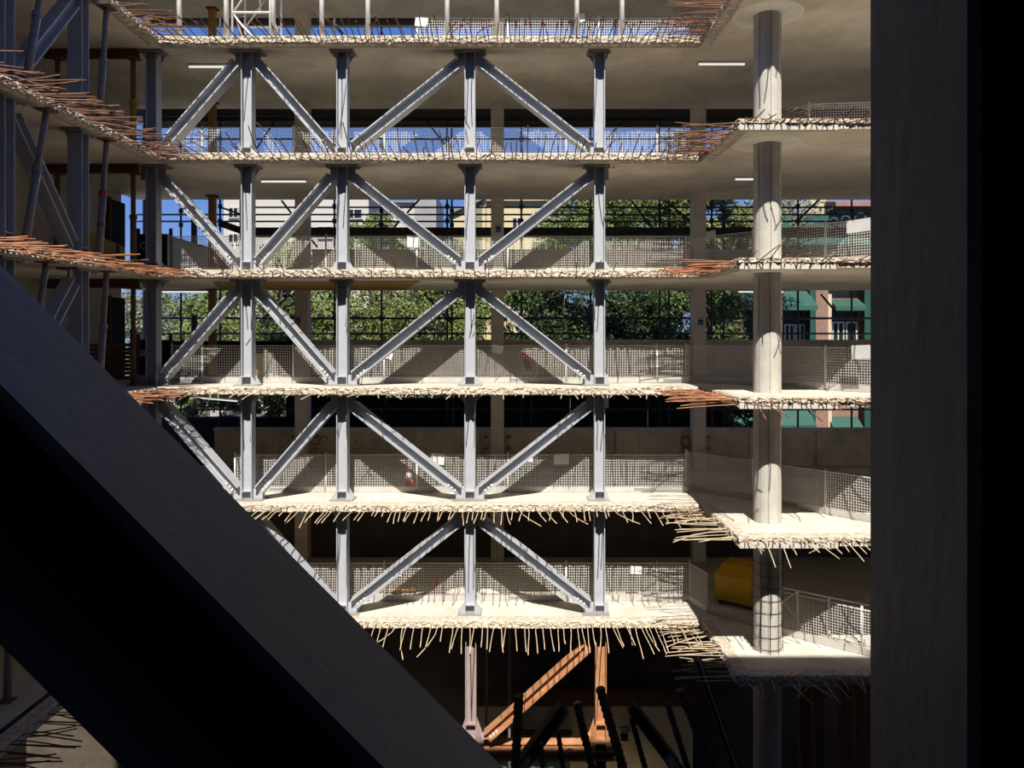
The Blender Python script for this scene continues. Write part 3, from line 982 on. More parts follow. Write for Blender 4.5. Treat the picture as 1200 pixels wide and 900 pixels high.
# yellow boards and timber stack in the wing
i = 3
t = thing('formwork_sheet', (-11.6, 20.6, ZT[3]), 'dull yellow formwork panel leaning in the wing on the fourth slab', 'panel')
MB().prism([(19.4, ZT[3]), (22.3, ZT[3]), (22.3, ZT[3] + 1.0), (19.4, ZT[3] + 1.35)], 'x', -11.7, -11.62).build('board', 'prop_yellow', t)
for q in range(3):
    MB().box(-11.62, -11.56, 19.7 + q * 1.05, 19.8 + q * 1.05, ZT[3], ZT[3] + 1.0).build('batten', 'prop_brown', t)
for q in range(9):
    yy = 20.0
    z = ZT[4] + 0.02 + 0.115 * q
    o = MB().bar((-12.0 + 0.25 + RND.uniform(0, .1), 20.3, z + 0.045), (PX(157, 21.3) + RND.uniform(-.05, .05), 21.6, z + 0.045), (0, 0, 1), 0.09, 0.2).build('timber_plank', 'timber_dark', origin=(-11.3, 21.0, z))
    tag(o, 'brown timber plank in a stack against the wing wall, %s from the top' % (ORD[8 - q] if q < 8 else 'first'), 'plank', 'stacked planks in the wing')
for i in (2, 3):
    zz = ZT[i + 1]
    a = thing('dark_doorway', (XW + 0.3, YB - 0.5, zz), 'black doorway at the end of the wing wall on the %s' % SLAB[i + 1], 'doorway', kind='structure')
    MB().box(XW, XW + 0.12, YB - 1.75, YB - 0.9, zz, zz + 2.4).build('opening_black', 'flat_black', a)  # solid black panel in place of the opening's dark inside
    MB().box(XW, XW + 0.16, YB - 1.83, YB - 1.75, zz, zz + 2.45).build('door_frame', 'timber_dark', a)

# dark sheet with letters behind the corner post
for i, txt, lab in ((3, 'SOU', 'black sheet with pale letters SOU on the fourth slab behind the corner post'), (4, 'SU', 'black sheet with pale letters SU on the third slab behind the corner post')):
    x0, x1 = PX(162, 20.4), PX(200, 20.4)
    t = thing('lettered_sheet', ((x0 + x1) / 2, 20.4, ZT[i]), lab, 'sheet')
    MB().box(x0, x1, 20.4, 20.43, ZT[i], ZT[i] + 1.15).build('sheet', 'flat_black', t)
    for x in (x0, x1):
        MB().tube([(x, 20.41, ZT[i]), (x, 20.41, ZT[i] + 1.3)], 0.05, 8).build('post', 'scaffold_steel', t)
    text_on('lettering', txt, 'text_pale', t, (PX(169.3, 20.4), 20.39, PZ(288.5 if i == 3 else 414.5, 20.4)), 0.24)

# ------------------------------------------------------------------ fluorescent lights
def lamp(p0, p1, label):
    p0, p1 = Vector(p0), Vector(p1)
    c = (p0 + p1) / 2
    t = thing('fluorescent_light', c, label, 'light', 'fluorescent lights under the slabs')
    MB().bar(p0 + Vector((0, 0, 0.045)), p1 + Vector((0, 0, 0.045)), (0, 0, 1), 0.05, 0.13).build('batten', 'lamp_body', t)
    a = (p1 - p0).normalized()
    MB().tube([p0 + a * 0.03, p1 - a * 0.03], 0.026, 10).build('tube', 'tube_light', t, True)
    for q in (p0 + a * 0.015, p1 - a * 0.015):
        MB().cbox(q + Vector((0, 0, 0.005)), (0.03, 0.05, 0.06)).build('holder', 'lamp_body', t)


lamp((-8.62, 19.75, ZB[1] - 0.075), (-7.6, 19.75, ZB[1] - 0.075), 'lit fluorescent batten under the sixth slab beside the corner post')
lamp((4.88, 19.56, ZB[1] - 0.075), (6.16, 19.56, ZB[1] - 0.075), 'lit fluorescent batten under the sixth slab beside the round column')
lamp((-6.95, 20.5, ZB[2] - 0.075), (-5.65, 20.5, ZB[2] - 0.075), 'lit fluorescent batten under the fifth slab between truss posts')
lamp((6.04, 20.2, ZB[2] - 0.075), (7.3, 20.2, ZB[2] - 0.075), 'lit fluorescent batten under the fifth slab behind the round column')
lamp((PX(864, 23.2), 23.2, ZB[3] - 0.075), (PX(919, 23.2), 23.2, ZB[3] - 0.075), 'lit fluorescent batten under the fourth slab behind the round column')
lamp((PX(189, 23.2), 23.2, ZB[3] - 0.075), (PX(245, 23.2), 23.2, ZB[3] - 0.075), 'lit fluorescent batten under the fourth slab beside the timber post')
t0, t1 = P(222, 465, 19.4), P(280, 470, 19.4)
lamp(t0, t1, 'fluorescent batten hanging loose under the third slab')

# ------------------------------------------------------------------ small things on the slabs
x, y, z = PX(479, 20.1), 20.1, ZT[5]
t = thing('traffic_cone', (x, y, z), 'orange and white traffic cone behind the mesh on the second slab', 'cone')
MB().box(x - 0.17, x + 0.17, y - 0.17, y + 0.17, z, z + 0.04).build('base', 'cone_orange', t)
MB().lathe((x, y, z + 0.04), [(0.135, 0), (0.10, 0.25)], 20).build('lower_body', 'cone_orange', t, True)
MB().lathe((x, y, z + 0.29), [(0.10, 0), (0.065, 0.2)], 20).build('reflective_band', 'cone_white', t, True)
MB().lathe((x, y, z + 0.49), [(0.065, 0), (0.03, 0.24)], 20).build('tip', 'cone_orange', t, True)

x, y, z = PX(617, 20.5), 20.5, ZT[4]
t = thing('concrete_drill', (x, y, z), 'red and green drilling machine on splayed legs behind the mesh on the third slab', 'machine')
MB().tube([(x - 0.2, y, z + 0.68), (x + 0.12, y, z + 0.66)], [0.10, 0.13], 14).build('motor', 'red_paint', t, True)
MB().tube([(x - 0.02, y, z + 0.62), (x + 0.06, y, z + 0.3)], [0.11, 0.08], 12).build('gearbox', 'green_dark', t, True)
for q, (dx, dy) in enumerate(((-0.22, -0.1), (0.18, -0.12), (0.0, 0.22))):
    MB().tube([(x, y, z + 0.5), (x + dx, y + dy, z)], 0.018, 8).build('leg', 'lamp_body', t)
MB().tube([(x - 0.24, y, z + 0.72), (x - 0.14, y, z + 0.8)], 0.025, 8).build('grip', 'lamp_body', t)
MB().tube([(x + 0.1, y, z + 0.66), (x + 0.24, y, z + 0.7), (x + 0.3, y, z + 0.5), (x + 0.27, y, z + 0.2), (x + 0.2, y, z + 0.03)], 0.022, 8).build('hose', 'lamp_body', t, True)

x, y, z = PX(510, 20.2), 20.2, ZT[6]
t = thing('fire_extinguisher', (x, y, z), 'slim red canister behind the mesh on the lowest slab', 'canister')
MB().lathe((x, y, z), [(0.06, 0), (0.065, 0.03), (0.065, 0.38), (0.03, 0.46)], 14).build('body', 'red_paint', t, True)
MB().lathe((x, y, z + 0.46), [(0.02, 0), (0.03, 0.03), (0.015, 0.07)], 10).build('valve', 'rubber', t)
MB().tube([(x + 0.02, y, z + 0.48), (x + 0.08, y, z + 0.42), (x + 0.075, y, z + 0.2)], 0.012, 6).build('hose', 'rubber', t)

x, y, z = PX(311, 20.15), 20.15, ZT[4]
for q, (dx, w_, hh, lab, mt_) in enumerate(((-0.18, 0.32, 0.78, 'tan board leaning behind a truss post on the third slab', 'cream_render'), (0.08, 0.34, 0.80, 'pale board leaning beside the tan board on the third slab', 'concrete_pale'))):
    t = thing('leaning_board', (x + dx, y, z), lab, 'board')
    MB().prism([(x + dx - w_ / 2, z), (x + dx + w_ / 2 + 0.06, z), (x + dx + w_ / 2 - 0.06, z + hh), (x + dx - w_ / 2, z + hh)], 'y', y + q * 0.08, y + 0.03 + q * 0.08).build('sheet', mt_, t)
    MB().box(x + dx - w_ / 2, x + dx + w_ / 2, y - 0.02 + q * 0.08, y + q * 0.08, z, z + 0.05).build('edge_strip', 'timber', t)
t = thing('scrap_block', (PX(328, 20.1), 20.1, ZT[4]), 'white block on the third slab beside the leaning boards', 'block')
MB().box(PX(321, 20.1), PX(330, 20.1), 20.02, 20.2, ZT[4], ZT[4] + 0.15).build('body', 'concrete_pale', t)
MB().box(PX(321, 20.1), PX(330, 20.1), 20.05, 20.17, ZT[4] + 0.15, ZT[4] + 0.18).build('lid', 'paper', t)


def sack(px, ln, label):
    x, y, z = PX(px, 20.15), 20.15, ZT[6]
    m = MB()
    nu, nv = 16, 10
    vs, fs = [], []
    for a in range(nu):
        for b in range(nv):
            u, v = 2 * PI * a / nu, PI * b / (nv - 1)
            k = 0.75 + 0.25 * noise.noise(Vector((u * 2, v * 2, px)))
            vs.append((x + ln * math.cos(v), y + 0.22 * math.sin(v) * math.cos(u) * k, z + max(0.0, 0.11 + 0.12 * math.sin(v) * math.sin(u) * k)))
    for a in range(nu):
        for b in range(nv - 1):
            a2 = (a + 1) % nu
            fs.append((a * nv + b, a2 * nv + b, a2 * nv + b + 1, a * nv + b + 1))
    m.raw(vs, fs)
    t = thing('sand_sack', (x, y, z), label, 'sack', 'sacks on the lowest slab')
    m.build('body', 'sack', t, True)
    MB().tube([(x + ln * 0.98, y, z + 0.11), (x + ln * 1.08, y, z + 0.14)], [0.02, 0.05], 8).build('tied_end', 'sack', t)


sack(538, 0.42, 'pale sack behind the mesh on the lowest slab, next to the red canister')
sack(580, 0.42, 'pale sack behind the mesh on the lowest slab, next to a truss post')
t = thing('timber_board', (PX(470, 20.3), 20.3, ZT[6]), 'short orange timber board on the lowest slab behind the mesh', 'board')
MB().box(PX(445, 20.3), PX(488, 20.3), 20.25, 20.35, ZT[6] + 0.08, ZT[6] + 0.2).build('plank', 'timber', t)
MB().box(PX(450, 20.3), PX(456, 20.3), 20.2, 20.4, ZT[6], ZT[6] + 0.08).build('bearer', 'timber_dark', t)

# yellow skip bin
t = thing('yellow_skip', (5.9, 20.2, ZT[6]), 'dark yellow steel skip bin with sloped lid on the lowest slab', 'bin')
z = ZT[6] + 0.14
a = Vector((PX(838, 19.5), 19.5, 0))
dv = Vector((0.80, -0.60, 0))
nv_ = Vector((0.60, 0.80, 0))
def skp(u, v, zz):
    q = a + dv * u + nv_ * v
    return (q.x, q.y, zz)
m = MB()
L1, W1, H1 = 1.25, 1.0, 0.66
vs = [skp(0, 0, z), skp(L1, 0, z), skp(L1, W1, z), skp(0, W1, z), skp(0, 0, z + H1), skp(L1, 0, z + H1), skp(L1, W1, z + H1), skp(0, W1, z + H1)]
m.raw(vs, [(0, 3, 2, 1), (4, 5, 6, 7), (0, 1, 5, 4), (1, 2, 6, 5), (2, 3, 7, 6), (3, 0, 4, 7)])
m.build('body', 'skip_yellow', t)
m = MB()
vs = [skp(0, 0, z + H1), skp(L1, 0, z + H1), skp(L1, W1, z + H1), skp(0, W1, z + H1), skp(0.1, 0.32, z + H1 + 0.24), skp(L1, 0.32, z + H1 + 0.24), skp(L1, W1 - 0.1, z + H1 + 0.24), skp(0.1, W1 - 0.1, z + H1 + 0.24)]
m.raw(vs, [(0, 3, 2, 1), (4, 5, 6, 7), (0, 1, 5, 4), (1, 2, 6, 5), (2, 3, 7, 6), (3, 0, 4, 7)])
m.build('lid', 'skip_yellow', t)
m = MB()
m.bar(skp(-0.01, -0.012, z + H1 - 0.03), skp(L1, -0.012, z + H1 - 0.03), (0, 0, 1), 0.06, 0.03)
m.build('rim', 'skip_yellow', t)
for u in (0.12, 1.1):
    for v in (0.12, 0.88):
        q = Vector(skp(u, v, ZT[6] + 0.075))
        MB().tube([q - nv_ * 0.03, q + nv_ * 0.03], 0.075, 12).build('wheel', 'rubber', t)

# handrail of a stair behind the bay guard on the lowest slab
t = thing('handrail', (6.7, 18.2, ZT[6]), 'pale tubular handrail with struts behind the bay guard on the lowest slab', 'handrail')
q0, q1 = Vector((6.2, 18.35, ZT[6])), Vector((8.1, 16.9, ZT[6]))
for f in (0.05, 0.35, 0.65, 0.95):
    q = q0.lerp(q1, f)
    MB().tube([q, q + Vector((0, 0, 0.92))], 0.03, 8).build('upright', 'white_paint', t)
for hh in (0.92, 0.82):
    MB().tube([q0 + Vector((0, 0, hh)), q1 + Vector((0, 0, hh))], 0.022, 8).build('rail', 'white_paint', t)
MB().tube([q0.lerp(q1, 0.05) + Vector((0, 0, 0.9)), q0.lerp(q1, 0.35) + Vector((0, 0, 0.25))], 0.018, 8).build('strut', 'white_paint', t)
MB().tube([q0.lerp(q1, 0.35) + Vector((0, 0, 0.9)), q0.lerp(q1, 0.05) + Vector((0, 0, 0.25))], 0.018, 8).build('strut', 'white_paint', t)

# blue pillar signs
for i, k, py, lab in ((3, 1, 268, 'small blue safety sign on the middle rear pillar above the fourth slab'), (4, 2, 377, 'small blue safety sign on the rear pillar near the round column above the third slab'), (4, 0, 375, 'small blue and yellow safety sign on the rear pillar farthest from the bay')):
    x = PIL[k] + (0.03 if k else -0.1)
    p = Vector((x, 23.08, PZ(py, 23.08)))
    t = thing('safety_sign', p, lab, 'sign', 'pillar signs')
    MB().box(p.x - 0.08, p.x + 0.08, 23.085, 23.098, p.z - 0.10, p.z + 0.06).build('plate', 'sign_blue', t)
    m = MB()
    m.tube([(p.x - 0.09, 23.08, p.z + 0.14), (p.x, 23.08, p.z + 0.08), (p.x + 0.09, 23.08, p.z + 0.14)], 0.012, 6)
    m.build('symbol', 'sign_blue', t)
    MB().box(p.x - 0.05, p.x + 0.05, 23.078, 23.085, p.z - 0.05, p.z - 0.03).build('stripe', 'paper', t)
    if k == 0:
        MB().box(p.x - 0.06, p.x + 0.1, 23.085, 23.098, p.z - 0.28, p.z - 0.13).build('lower_plate', 'sign_yellow', t)

# ------------------------------------------------------------------ scaffold along the rear
YS = 24.75
ST = [(172, 1), (212, 0), (258, 0), (284, 2), (392, 0), (447, 0), (524, 0), (529.5, 0), (611, 0), (692, 0), (773, 0), (784, 0), (834, 0), (848, 0), (935, 0), (998, 0), (1060, 0)]
sc_ = thing('tube_scaffold', (0, YS, ZS), 'dark steel tube scaffold standing along the rear of the building', 'scaffold')
for k, (px, w_) in enumerate(ST):
    yy = YS if k % 2 == 0 else YS + 0.9
    x = PX(px, yy)
    r = (0.035, 0.13, 0.10)[w_]
    MB().tube([(x, yy, ZS), (x, yy, 10.6)], r, 8).build('standard', 'scaffold_steel', sc_, True)
    for zz in (PZ(242, YS), PZ(259, YS), PZ(373, YS), PZ(163, YS)):
        if w_ == 0:
            MB().tube([(x, yy, zz - 0.07), (x, yy, zz + 0.07)], 0.075, 8).build('coupler', 'scaffold_steel', sc_)
XS0, XS1 = PX(160, YS), PX(1100, YS)
for py, r in ((31, 0.03), (163, 0.034), (243, 0.03), (251.5, 0.03), (259.5, 0.03), (373, 0.036), (391, 0.03), (480, 0.03)):
    zz = PZ(py, YS)
    x0 = XS0 if py != 243 else PX(290, YS)
    MB().tube([(x0, YS, zz), (XS1, YS, zz)], r, 8).build('ledger', 'scaffold_steel', sc_, True)
for za, x0 in ((PZ(275, YS), PX(290, YS)), (PZ(142, YS), XS0), (10.6, XS0)):
    for q in range(4):
        MB().box(x0, XS1, YS + 0.02 + 0.23 * q, YS + 0.24 + 0.23 * q, za + 0.02 * (q % 2), za + 0.05 + 0.02 * (q % 2)).build('deck_board', 'scaffold_board', sc_)
    MB().box(x0, XS1, YS - 0.03, YS, za, za + 0.24).build('toe_board', 'scaffold_board', sc_)
zz = PZ(142, YS)
MB().box(XS0, XS1, YS - 0.5, YS - 0.42, zz + 0.02, zz + 0.5).build('fascia_board', 'scaffold_board', sc_)
for px0, py0, px1, py1 in ((330, 235, 372, 290), (492, 233, 462, 266), (960, 234, 935, 258), (780, 235, 812, 262), (300, 175, 322, 142), (500, 142, 528, 178), (730, 142, 706, 168), (962, 345, 985, 372), (498, 345, 530, 380), (310, 372, 340, 345), (740, 235, 766, 270), (390, 25, 402, 40), (715, 22, 730, 36), (705, 345, 730, 372)):
    MB().tube([P(px0, py0, YS + 0.1), P(px1, py1, YS + 0.1)], 0.035, 8).build('brace', 'scaffold_steel', sc_, True)
# sloping board run at the wing end, short dark posts
t = thing('scaffold_ramp', P(278, 268, 24.5), 'dark sloping scaffold board run beside the thick standard', 'ramp')
MB().bar(P(259, 262, 24.4), P(290, 273, 24.4), (0, 0, 1), 0.22, 0.4).build('board', 'scaffold_board', t)
MB().bar(P(259, 243, 24.4), P(290, 254, 24.4), (0, 0, 1), 0.06, 0.06).build('rail', 'scaffold_steel', t)
for py0, py1, lab in ((256, 300, 'short dark post standing against the sky at the rear of the wing'), (372, 402, 'short dark post with a light collar standing before the trees')):
    x, d = PX(227.5, 24.3), 24.3
    t = thing('bollard_post', (x, d, PZ(py1, d) - 0.3), lab, 'post')
    MB().box(x - 0.07, x + 0.07, d - 0.07, d + 0.07, PZ(py1, d) - 0.9, PZ(py0, d)).build('shaft', 'scaffold_steel', t)
    MB().lathe((x, d, PZ(py0, d)), [(0.07, 0), (0.09, 0.08)], 10).build('cap', 'scaffold_steel', t)
# leaning ramp wall at the rear of the wing (fourth slab)
t = MB().prism([(PX(178, 24.1), PZ(320, 24.1)), (PX(290, 24.1), PZ(320, 24.1)), (PX(270, 24.1), PZ(296, 24.1)), (PX(226, 24.1), PZ(284, 24.1)), (PX(188, 24.1), PZ(273, 24.1)), (PX(178, 24.1), PZ(274, 24.1))], 'y', 24.05, 24.25).build('ramp_wall', 'concrete_wall')
tag(t, 'dark sloping ramp wall at the rear of the wing beside the sky', 'wall', kind='structure')
# low black upstand at the rear of the wing, third slab
t = MB().box(PX(158, 23.6), PX(365, 23.6), 23.55, 23.7, ZT[4], ZT[4] + 1.08).build('upstand', 'flat_black')
tag(t, 'black upstand at the rear of the third slab beside the wing', 'wall', kind='structure')
# black hoarding in the street, seen through the second slab's opening
for px0, px1, ztop, lab in ((150, 335, -3.02, 'lower black hoarding below the shrubs behind the wing'), (335, 452, -1.7, 'black hoarding section behind the pillar farthest from the round column'), (452, 532, -2.35, 'black hoarding section with a lowered top behind the middle posts'), (532, 850, -1.7, 'long black hoarding section behind the trusses')):
    x0, x1 = PX(px0, 26.2), PX(px1, 26.2)
    t = thing('black_screen', ((x0 + x1) / 2, 26.2, ZS), lab, 'screen', 'black hoarding in the street')  # row of flat black panels with stepped tops
    n = max(1, int((x1 - x0) / 1.2))
    for q in range(n):
        a0, a1 = x0 + (x1 - x0) * q / n, x0 + (x1 - x0) * (q + 1) / n
        MB().box(a0 + 0.005, a1 - 0.005, 26.2, 26.24, ZS, ztop).build('panel', 'flat_black', t)
    MB().box(x0, x1, 26.16, 26.28, ztop, ztop + 0.06).build('top_rail', 'rail_blue', t)

# ------------------------------------------------------------------ trees
def tree(name, base, height, crown, n, leafmat, label, cat='tree', size=0.17, seed=1, bark='bark', trunk_r=0.16, nblob=26, group=None):
    rr = np.random.RandomState(seed)
    bx_, by_, bz_ = base
    cx, cz, rx, ry, rz = crown
    t = thing(name, base, label, cat, group)
    r2 = random.Random(seed)
    m = MB()
    top = Vector((cx, by_, cz + rz * 0.3))
    b0 = Vector(base)
    pts = [b0.lerp(top, f) + Vector((r2.uniform(-.15, .15), r2.uniform(-.15, .15), 0)) * (0 if f == 0 else 1) for f in (0, .3, .6, 1.0)]
    m.tube(pts, [trunk_r, trunk_r * .8, trunk_r * .55, trunk_r * .2], 9)
    m.build('trunk', bark, t, True)
    for q in range(7):
        f = r2.uniform(0.35, 0.85)
        s = b0.lerp(top, f)
        ang = r2.uniform(0, 2 * PI)
        e_ = Vector((cx + rx * 0.8 * math.cos(ang), by_ + ry * 0.8 * math.sin(ang), cz + rz * r2.uniform(-.3, .7)))
        MB().tube([s, s.lerp(e_, .5) + Vector((0, 0, 0.2)), e_], [trunk_r * .4, trunk_r * .25, trunk_r * .08], 6).build('branch', bark, t, True)
    # leaf clumps: leaves sit on many small blobs inside the crown
    ph = rr.uniform(0, 2 * PI, nblob)
    ct = rr.uniform(-1, 1, nblob)
    rad = rr.uniform(0.35, 1.0, nblob) ** 0.6
    st = np.sqrt(1 - ct ** 2)
    bc = np.stack([cx + rx * rad * st * np.cos(ph), by_ + ry * rad * st * np.sin(ph), cz + rz * rad * ct], 1)
    br = rr.uniform(0.22, 0.42, nblob) * min(rx, rz)
    k = rr.randint(0, nblob, n)
    dirs = rr.normal(size=(n, 3))
    dirs /= np.linalg.norm(dirs, axis=1)[:, None]
    pos = bc[k] + dirs * (br[k] * rr.uniform(0.55, 1.05, n))[:, None]
    a = rr.normal(size=(n, 3))
    a /= np.linalg.norm(a, axis=1)[:, None]
    b = np.cross(a, dirs + 0.3 * rr.normal(size=(n, 3)))
    b /= (np.linalg.norm(b, axis=1)[:, None] + 1e-6)
    s = size * rr.uniform(0.6, 1.3, n)[:, None]
    v = np.empty((n, 4, 3))
    v[:, 0] = pos - a * s * 0.5
    v[:, 1] = pos + b * s * 0.28
    v[:, 2] = pos + a * s * 0.5
    v[:, 3] = pos - b * s * 0.28
    me = bpy.data.meshes.new('foliage')
    org = np.array(base)
    me.vertices.add(4 * n)
    me.vertices.foreach_set('co', (v.reshape(-1, 3) - org).ravel().astype(np.float32))
    me.loops.add(4 * n)
    me.loops.foreach_set('vertex_index', np.arange(4 * n, dtype=np.int32))
    me.polygons.add(n)
    me.polygons.foreach_set('loop_start', np.arange(0, 4 * n, 4, dtype=np.int32))
    me.polygons.foreach_set('loop_total', np.full(n, 4, dtype=np.int32))
    me.update()
    me.validate()
    me.materials.append(MAT[leafmat])
    o = bpy.data.objects.new('foliage', me)
    COL.objects.link(o)
    o.parent = t
    stuff(o)
    return t


def tree_px(px0, px1, py0, py1, d, leaf, label, n, seed, name='tree', **kw):
    x0, x1 = PX(px0, d), PX(px1, d)
    z0, z1 = PZ(py1, d), PZ(py0, d)
    cx, cz = (x0 + x1) / 2, (z0 + z1) / 2
    tree(name, (cx, d, ZS), z1 - ZS, (cx, cz, (x1 - x0) / 2, min((x1 - x0) / 2, 2.2), (z1 - z0) / 2), n, leaf, label, seed=seed, **kw)


tree_px(640, 790, 200, 335, 37, 'leaf_bright', 'bright green leafy tree beyond the scaffold behind the last truss posts', 30000, 1, nblob=46)
tree_px(770, 905, 215, 300, 35, 'leaf_bright', 'bright green tree beyond the scaffold next to the round column', 20000, 2, nblob=40)
tree_px(600, 720, 325, 470, 34, 'leaf_dark', 'dark glossy evergreen behind the third slab between two truss posts', 22000, 3, nblob=40)
tree_px(690, 800, 320, 470, 35, 'leaf_dark', 'dark evergreen behind the third slab beside a square pillar', 20000, 4, nblob=40)
tree_px(770, 905, 295, 500, 34.5, 'leaf_mid', 'mid green tree behind the third slab beside the brick shop', 22000, 5)
tree_px(440, 580, 320, 480, 36, 'leaf_bright', 'yellow green tree behind the middle of the third slab', 16000, 6)
tree_px(355, 470, 315, 480, 37, 'leaf_bright', 'yellow green tree behind the third slab next to the farthest pillar', 14000, 7)
tree_px(290, 375, 335, 480, 35, 'leaf_mid', 'mid green bushy tree behind the third slab beyond the wing', 10000, 8)
tree_px(185, 305, 325, 500, 40, 'leaf_bright', 'pale trunked bright tree behind the third slab at the wing end', 15000, 9, bark='bark_pale')
tree_px(140, 205, 320, 480, 40, 'leaf_grey', 'grey green tree behind the corner post', 8000, 10)
tree_px(400, 480, 255, 320, 44, 'leaf_bright', 'light green shrub tree in front of the white building', 8000, 11)
tree_px(470, 545, 270, 320, 43, 'leaf_mid', 'low green tree beside the cream building', 6000, 12)
tree_px(300, 352, 278, 330, 42, 'leaf_bright', 'low light green bush in front of the pale block near the wing', 4000, 13)
tree_px(620, 690, 275, 330, 42, 'leaf_grey', 'grey green bush in front of the cream building', 5000, 14)
tree_px(860, 960, 215, 300, 36, 'leaf_grey', 'thin leaved grey tree behind the round column', 3500, 15, nblob=40)
tree_px(838, 892, 465, 520, 30, 'leaf_mid', 'low broad leaved shrub seen under the bay', 1500, 16, name='shrub', size=0.22, trunk_r=0.06)
tree_px(188, 335, 455, 512, 29, 'leaf_bright', 'low leafy hedge shrub above the black hoarding', 5000, 17, name='shrub', trunk_r=0.06)
tree_px(455, 535, 458, 505, 30, 'leaf_grey', 'pale leaved shrub above the lowered hoarding', 2500, 18, name='shrub', trunk_r=0.06)
tree_px(770, 830, 155, 195, 55, 'leaf_mid', 'far treetop against the blue sky above the fifth slab', 3000, 19)

tree_px(560, 690, 300, 500, 44, 'leaf_mid', 'dense green tree far behind the dark evergreens near the cream house', 14000, 21, size=0.26)
tree_px(670, 800, 300, 500, 45, 'leaf_mid', 'dense green tree far behind the dark evergreen and pillar', 14000, 22, size=0.26)
tree_px(420, 570, 310, 500, 46, 'leaf_mid', 'dense green tree far behind the yellow green trees', 14000, 23, size=0.26)
tree_px(290, 430, 315, 500, 46, 'leaf_mid', 'dense green tree far behind the bushy tree', 13000, 24, size=0.26)
tree_px(150, 300, 325, 500, 47, 'leaf_grey', 'dense grey green tree far behind the pale trunked tree', 13000, 25, size=0.26)

# ------------------------------------------------------------------ buildings beyond
def windows(parent, rects, y, frame='window_white', depth=0.12):
    for (x0, x1, z0, z1) in rects:
        f = MB()
        fw = 0.07
        f.box(x0, x1, y - depth, y, z0, z0 + fw).box(x0, x1, y - depth, y, z1 - fw, z1)
        f.box(x0, x0 + fw, y - depth, y, z0 + fw, z1 - fw).box(x1 - fw, x1, y - depth, y, z0 + fw, z1 - fw)
        xm = (x0 + x1) / 2
        f.box(xm - fw / 2, xm + fw / 2, y - depth, y, z0 + fw, z1 - fw)
        w_ = f.build('window', frame, parent)
        MB().box(x0 + fw, x1 - fw, y - 0.05, y - 0.03, z0 + fw, z1 - fw).build('pane', 'glass_dark', w_)


def rect(px0, px1, py0, py1, d):
    return (PX(px0, d), PX(px1, d), PZ(py1, d), PZ(py0, d))


d = 52.0
x0, x1 = PX(262, d), PX(432, d)
b = thing('office_building', ((x0 + x1) / 2, d + 4, ZS), 'white office building with strip windows behind the scaffold', 'building')
MB().box(x0, x1, d, d + 8, ZS, PZ(221, d)).build('wall', 'white_render', b)
MB().box(x0 - 0.3, x1 + 0.3, d - 0.25, d + 8.2, PZ(221, d), PZ(214, d)).build('roof', 'roof_grey', b)
windows(b, [rect(268, 280, 243, 256, d), rect(268, 280, 274, 286, d), rect(405, 425, 245, 257, d), rect(372, 390, 265, 280, d), rect(405, 425, 270, 282, d)], d)
MB().box(*rect(290, 292, 225, 290, d)[:2], d - 0.08, d, -1.0, PZ(225, d)).build('downpipe', 'grey_render', b)
d = 63.0
b = thing('low_block', (PX(480, d), d + 3, ZS), 'long pale block with stone end beyond the scaffold', 'building')
MB().box(PX(425, d), PX(488, d), d, d + 6, ZS, PZ(238, d)).build('wall', 'white_render', b)
MB().box(PX(487, d), PX(512, d), d - 0.6, d + 6, ZS, PZ(229, d)).build('stone_tower', 'grey_render', b)
MB().box(PX(424, d), PX(489, d), d - 0.3, d + 6, PZ(238, d), PZ(236, d)).build('roof', 'roof_grey', b)
windows(b, [rect(440, 452, 243, 252, d), rect(460, 472, 243, 252, d)], d)
d = 50.0
b = thing('cream_house', (PX(590, d), d + 4, ZS), 'cream rendered house with sloping gable beyond the scaffold', 'building')
MB().box(PX(566, d), PX(645, d), d, d + 7, ZS, PZ(236, d)).build('wall', 'cream_render', b)
MB().prism([(PX(530, d), ZS), (PX(570, d), ZS), (PX(570, d), PZ(238, d)), (PX(530, d), PZ(256, d))], 'y', d - 1.5, d + 6).build('gable', 'cream_render', b)
MB().prism([(PX(527, d), PZ(257, d)), (PX(570, d), PZ(238, d)), (PX(570, d), PZ(235, d)), (PX(527, d), PZ(253, d))], 'y', d - 1.8, d + 6.2).build('roof', 'roof_grey', b)
MB().box(PX(564, d), PX(647, d), d - 0.3, d + 7.2, PZ(236, d), PZ(233, d)).build('parapet_cap', 'cream_render', b)
MB().box(*rect(553, 566, 241, 290, d)[:2], d - 1.56, d - 1.4, -2.0, PZ(241, d)).build('shutter', 'olive_render', b)
windows(b, [rect(600, 612, 255, 275, d), rect(625, 637, 255, 275, d)], d)

# brick shop with awnings
d = 40.0
b = thing('brick_shop', (PX(975, d), d + 4, ZS), 'red brick shop with green awnings and white windows beside the trees', 'building')
MB().box(PX(868, d), PX(1090, d), d, d + 7, ZS, PZ(330, d)).build('wall', 'brick_wall', b)
for px0, px1 in ((950, 966), (1010, 1030), (856, 868)):
    MB().box(PX(px0, d), PX(px1, d), d - 0.5, d, ZS, PZ(335, d)).build('brick_pier', 'brick_wall', b)
MB().box(PX(966, d), PX(971, d), d - 0.4, d, ZS, PZ(345, d)).build('stone_pier', 'cream_render', b)
for px0, px1 in ((943, 950), (1006, 1013)):
    MB().box(PX(px0, d), PX(px1, d), d - 0.7, d - 0.5, ZS, PZ(332, d)).build('green_post', 'frame_green', b)


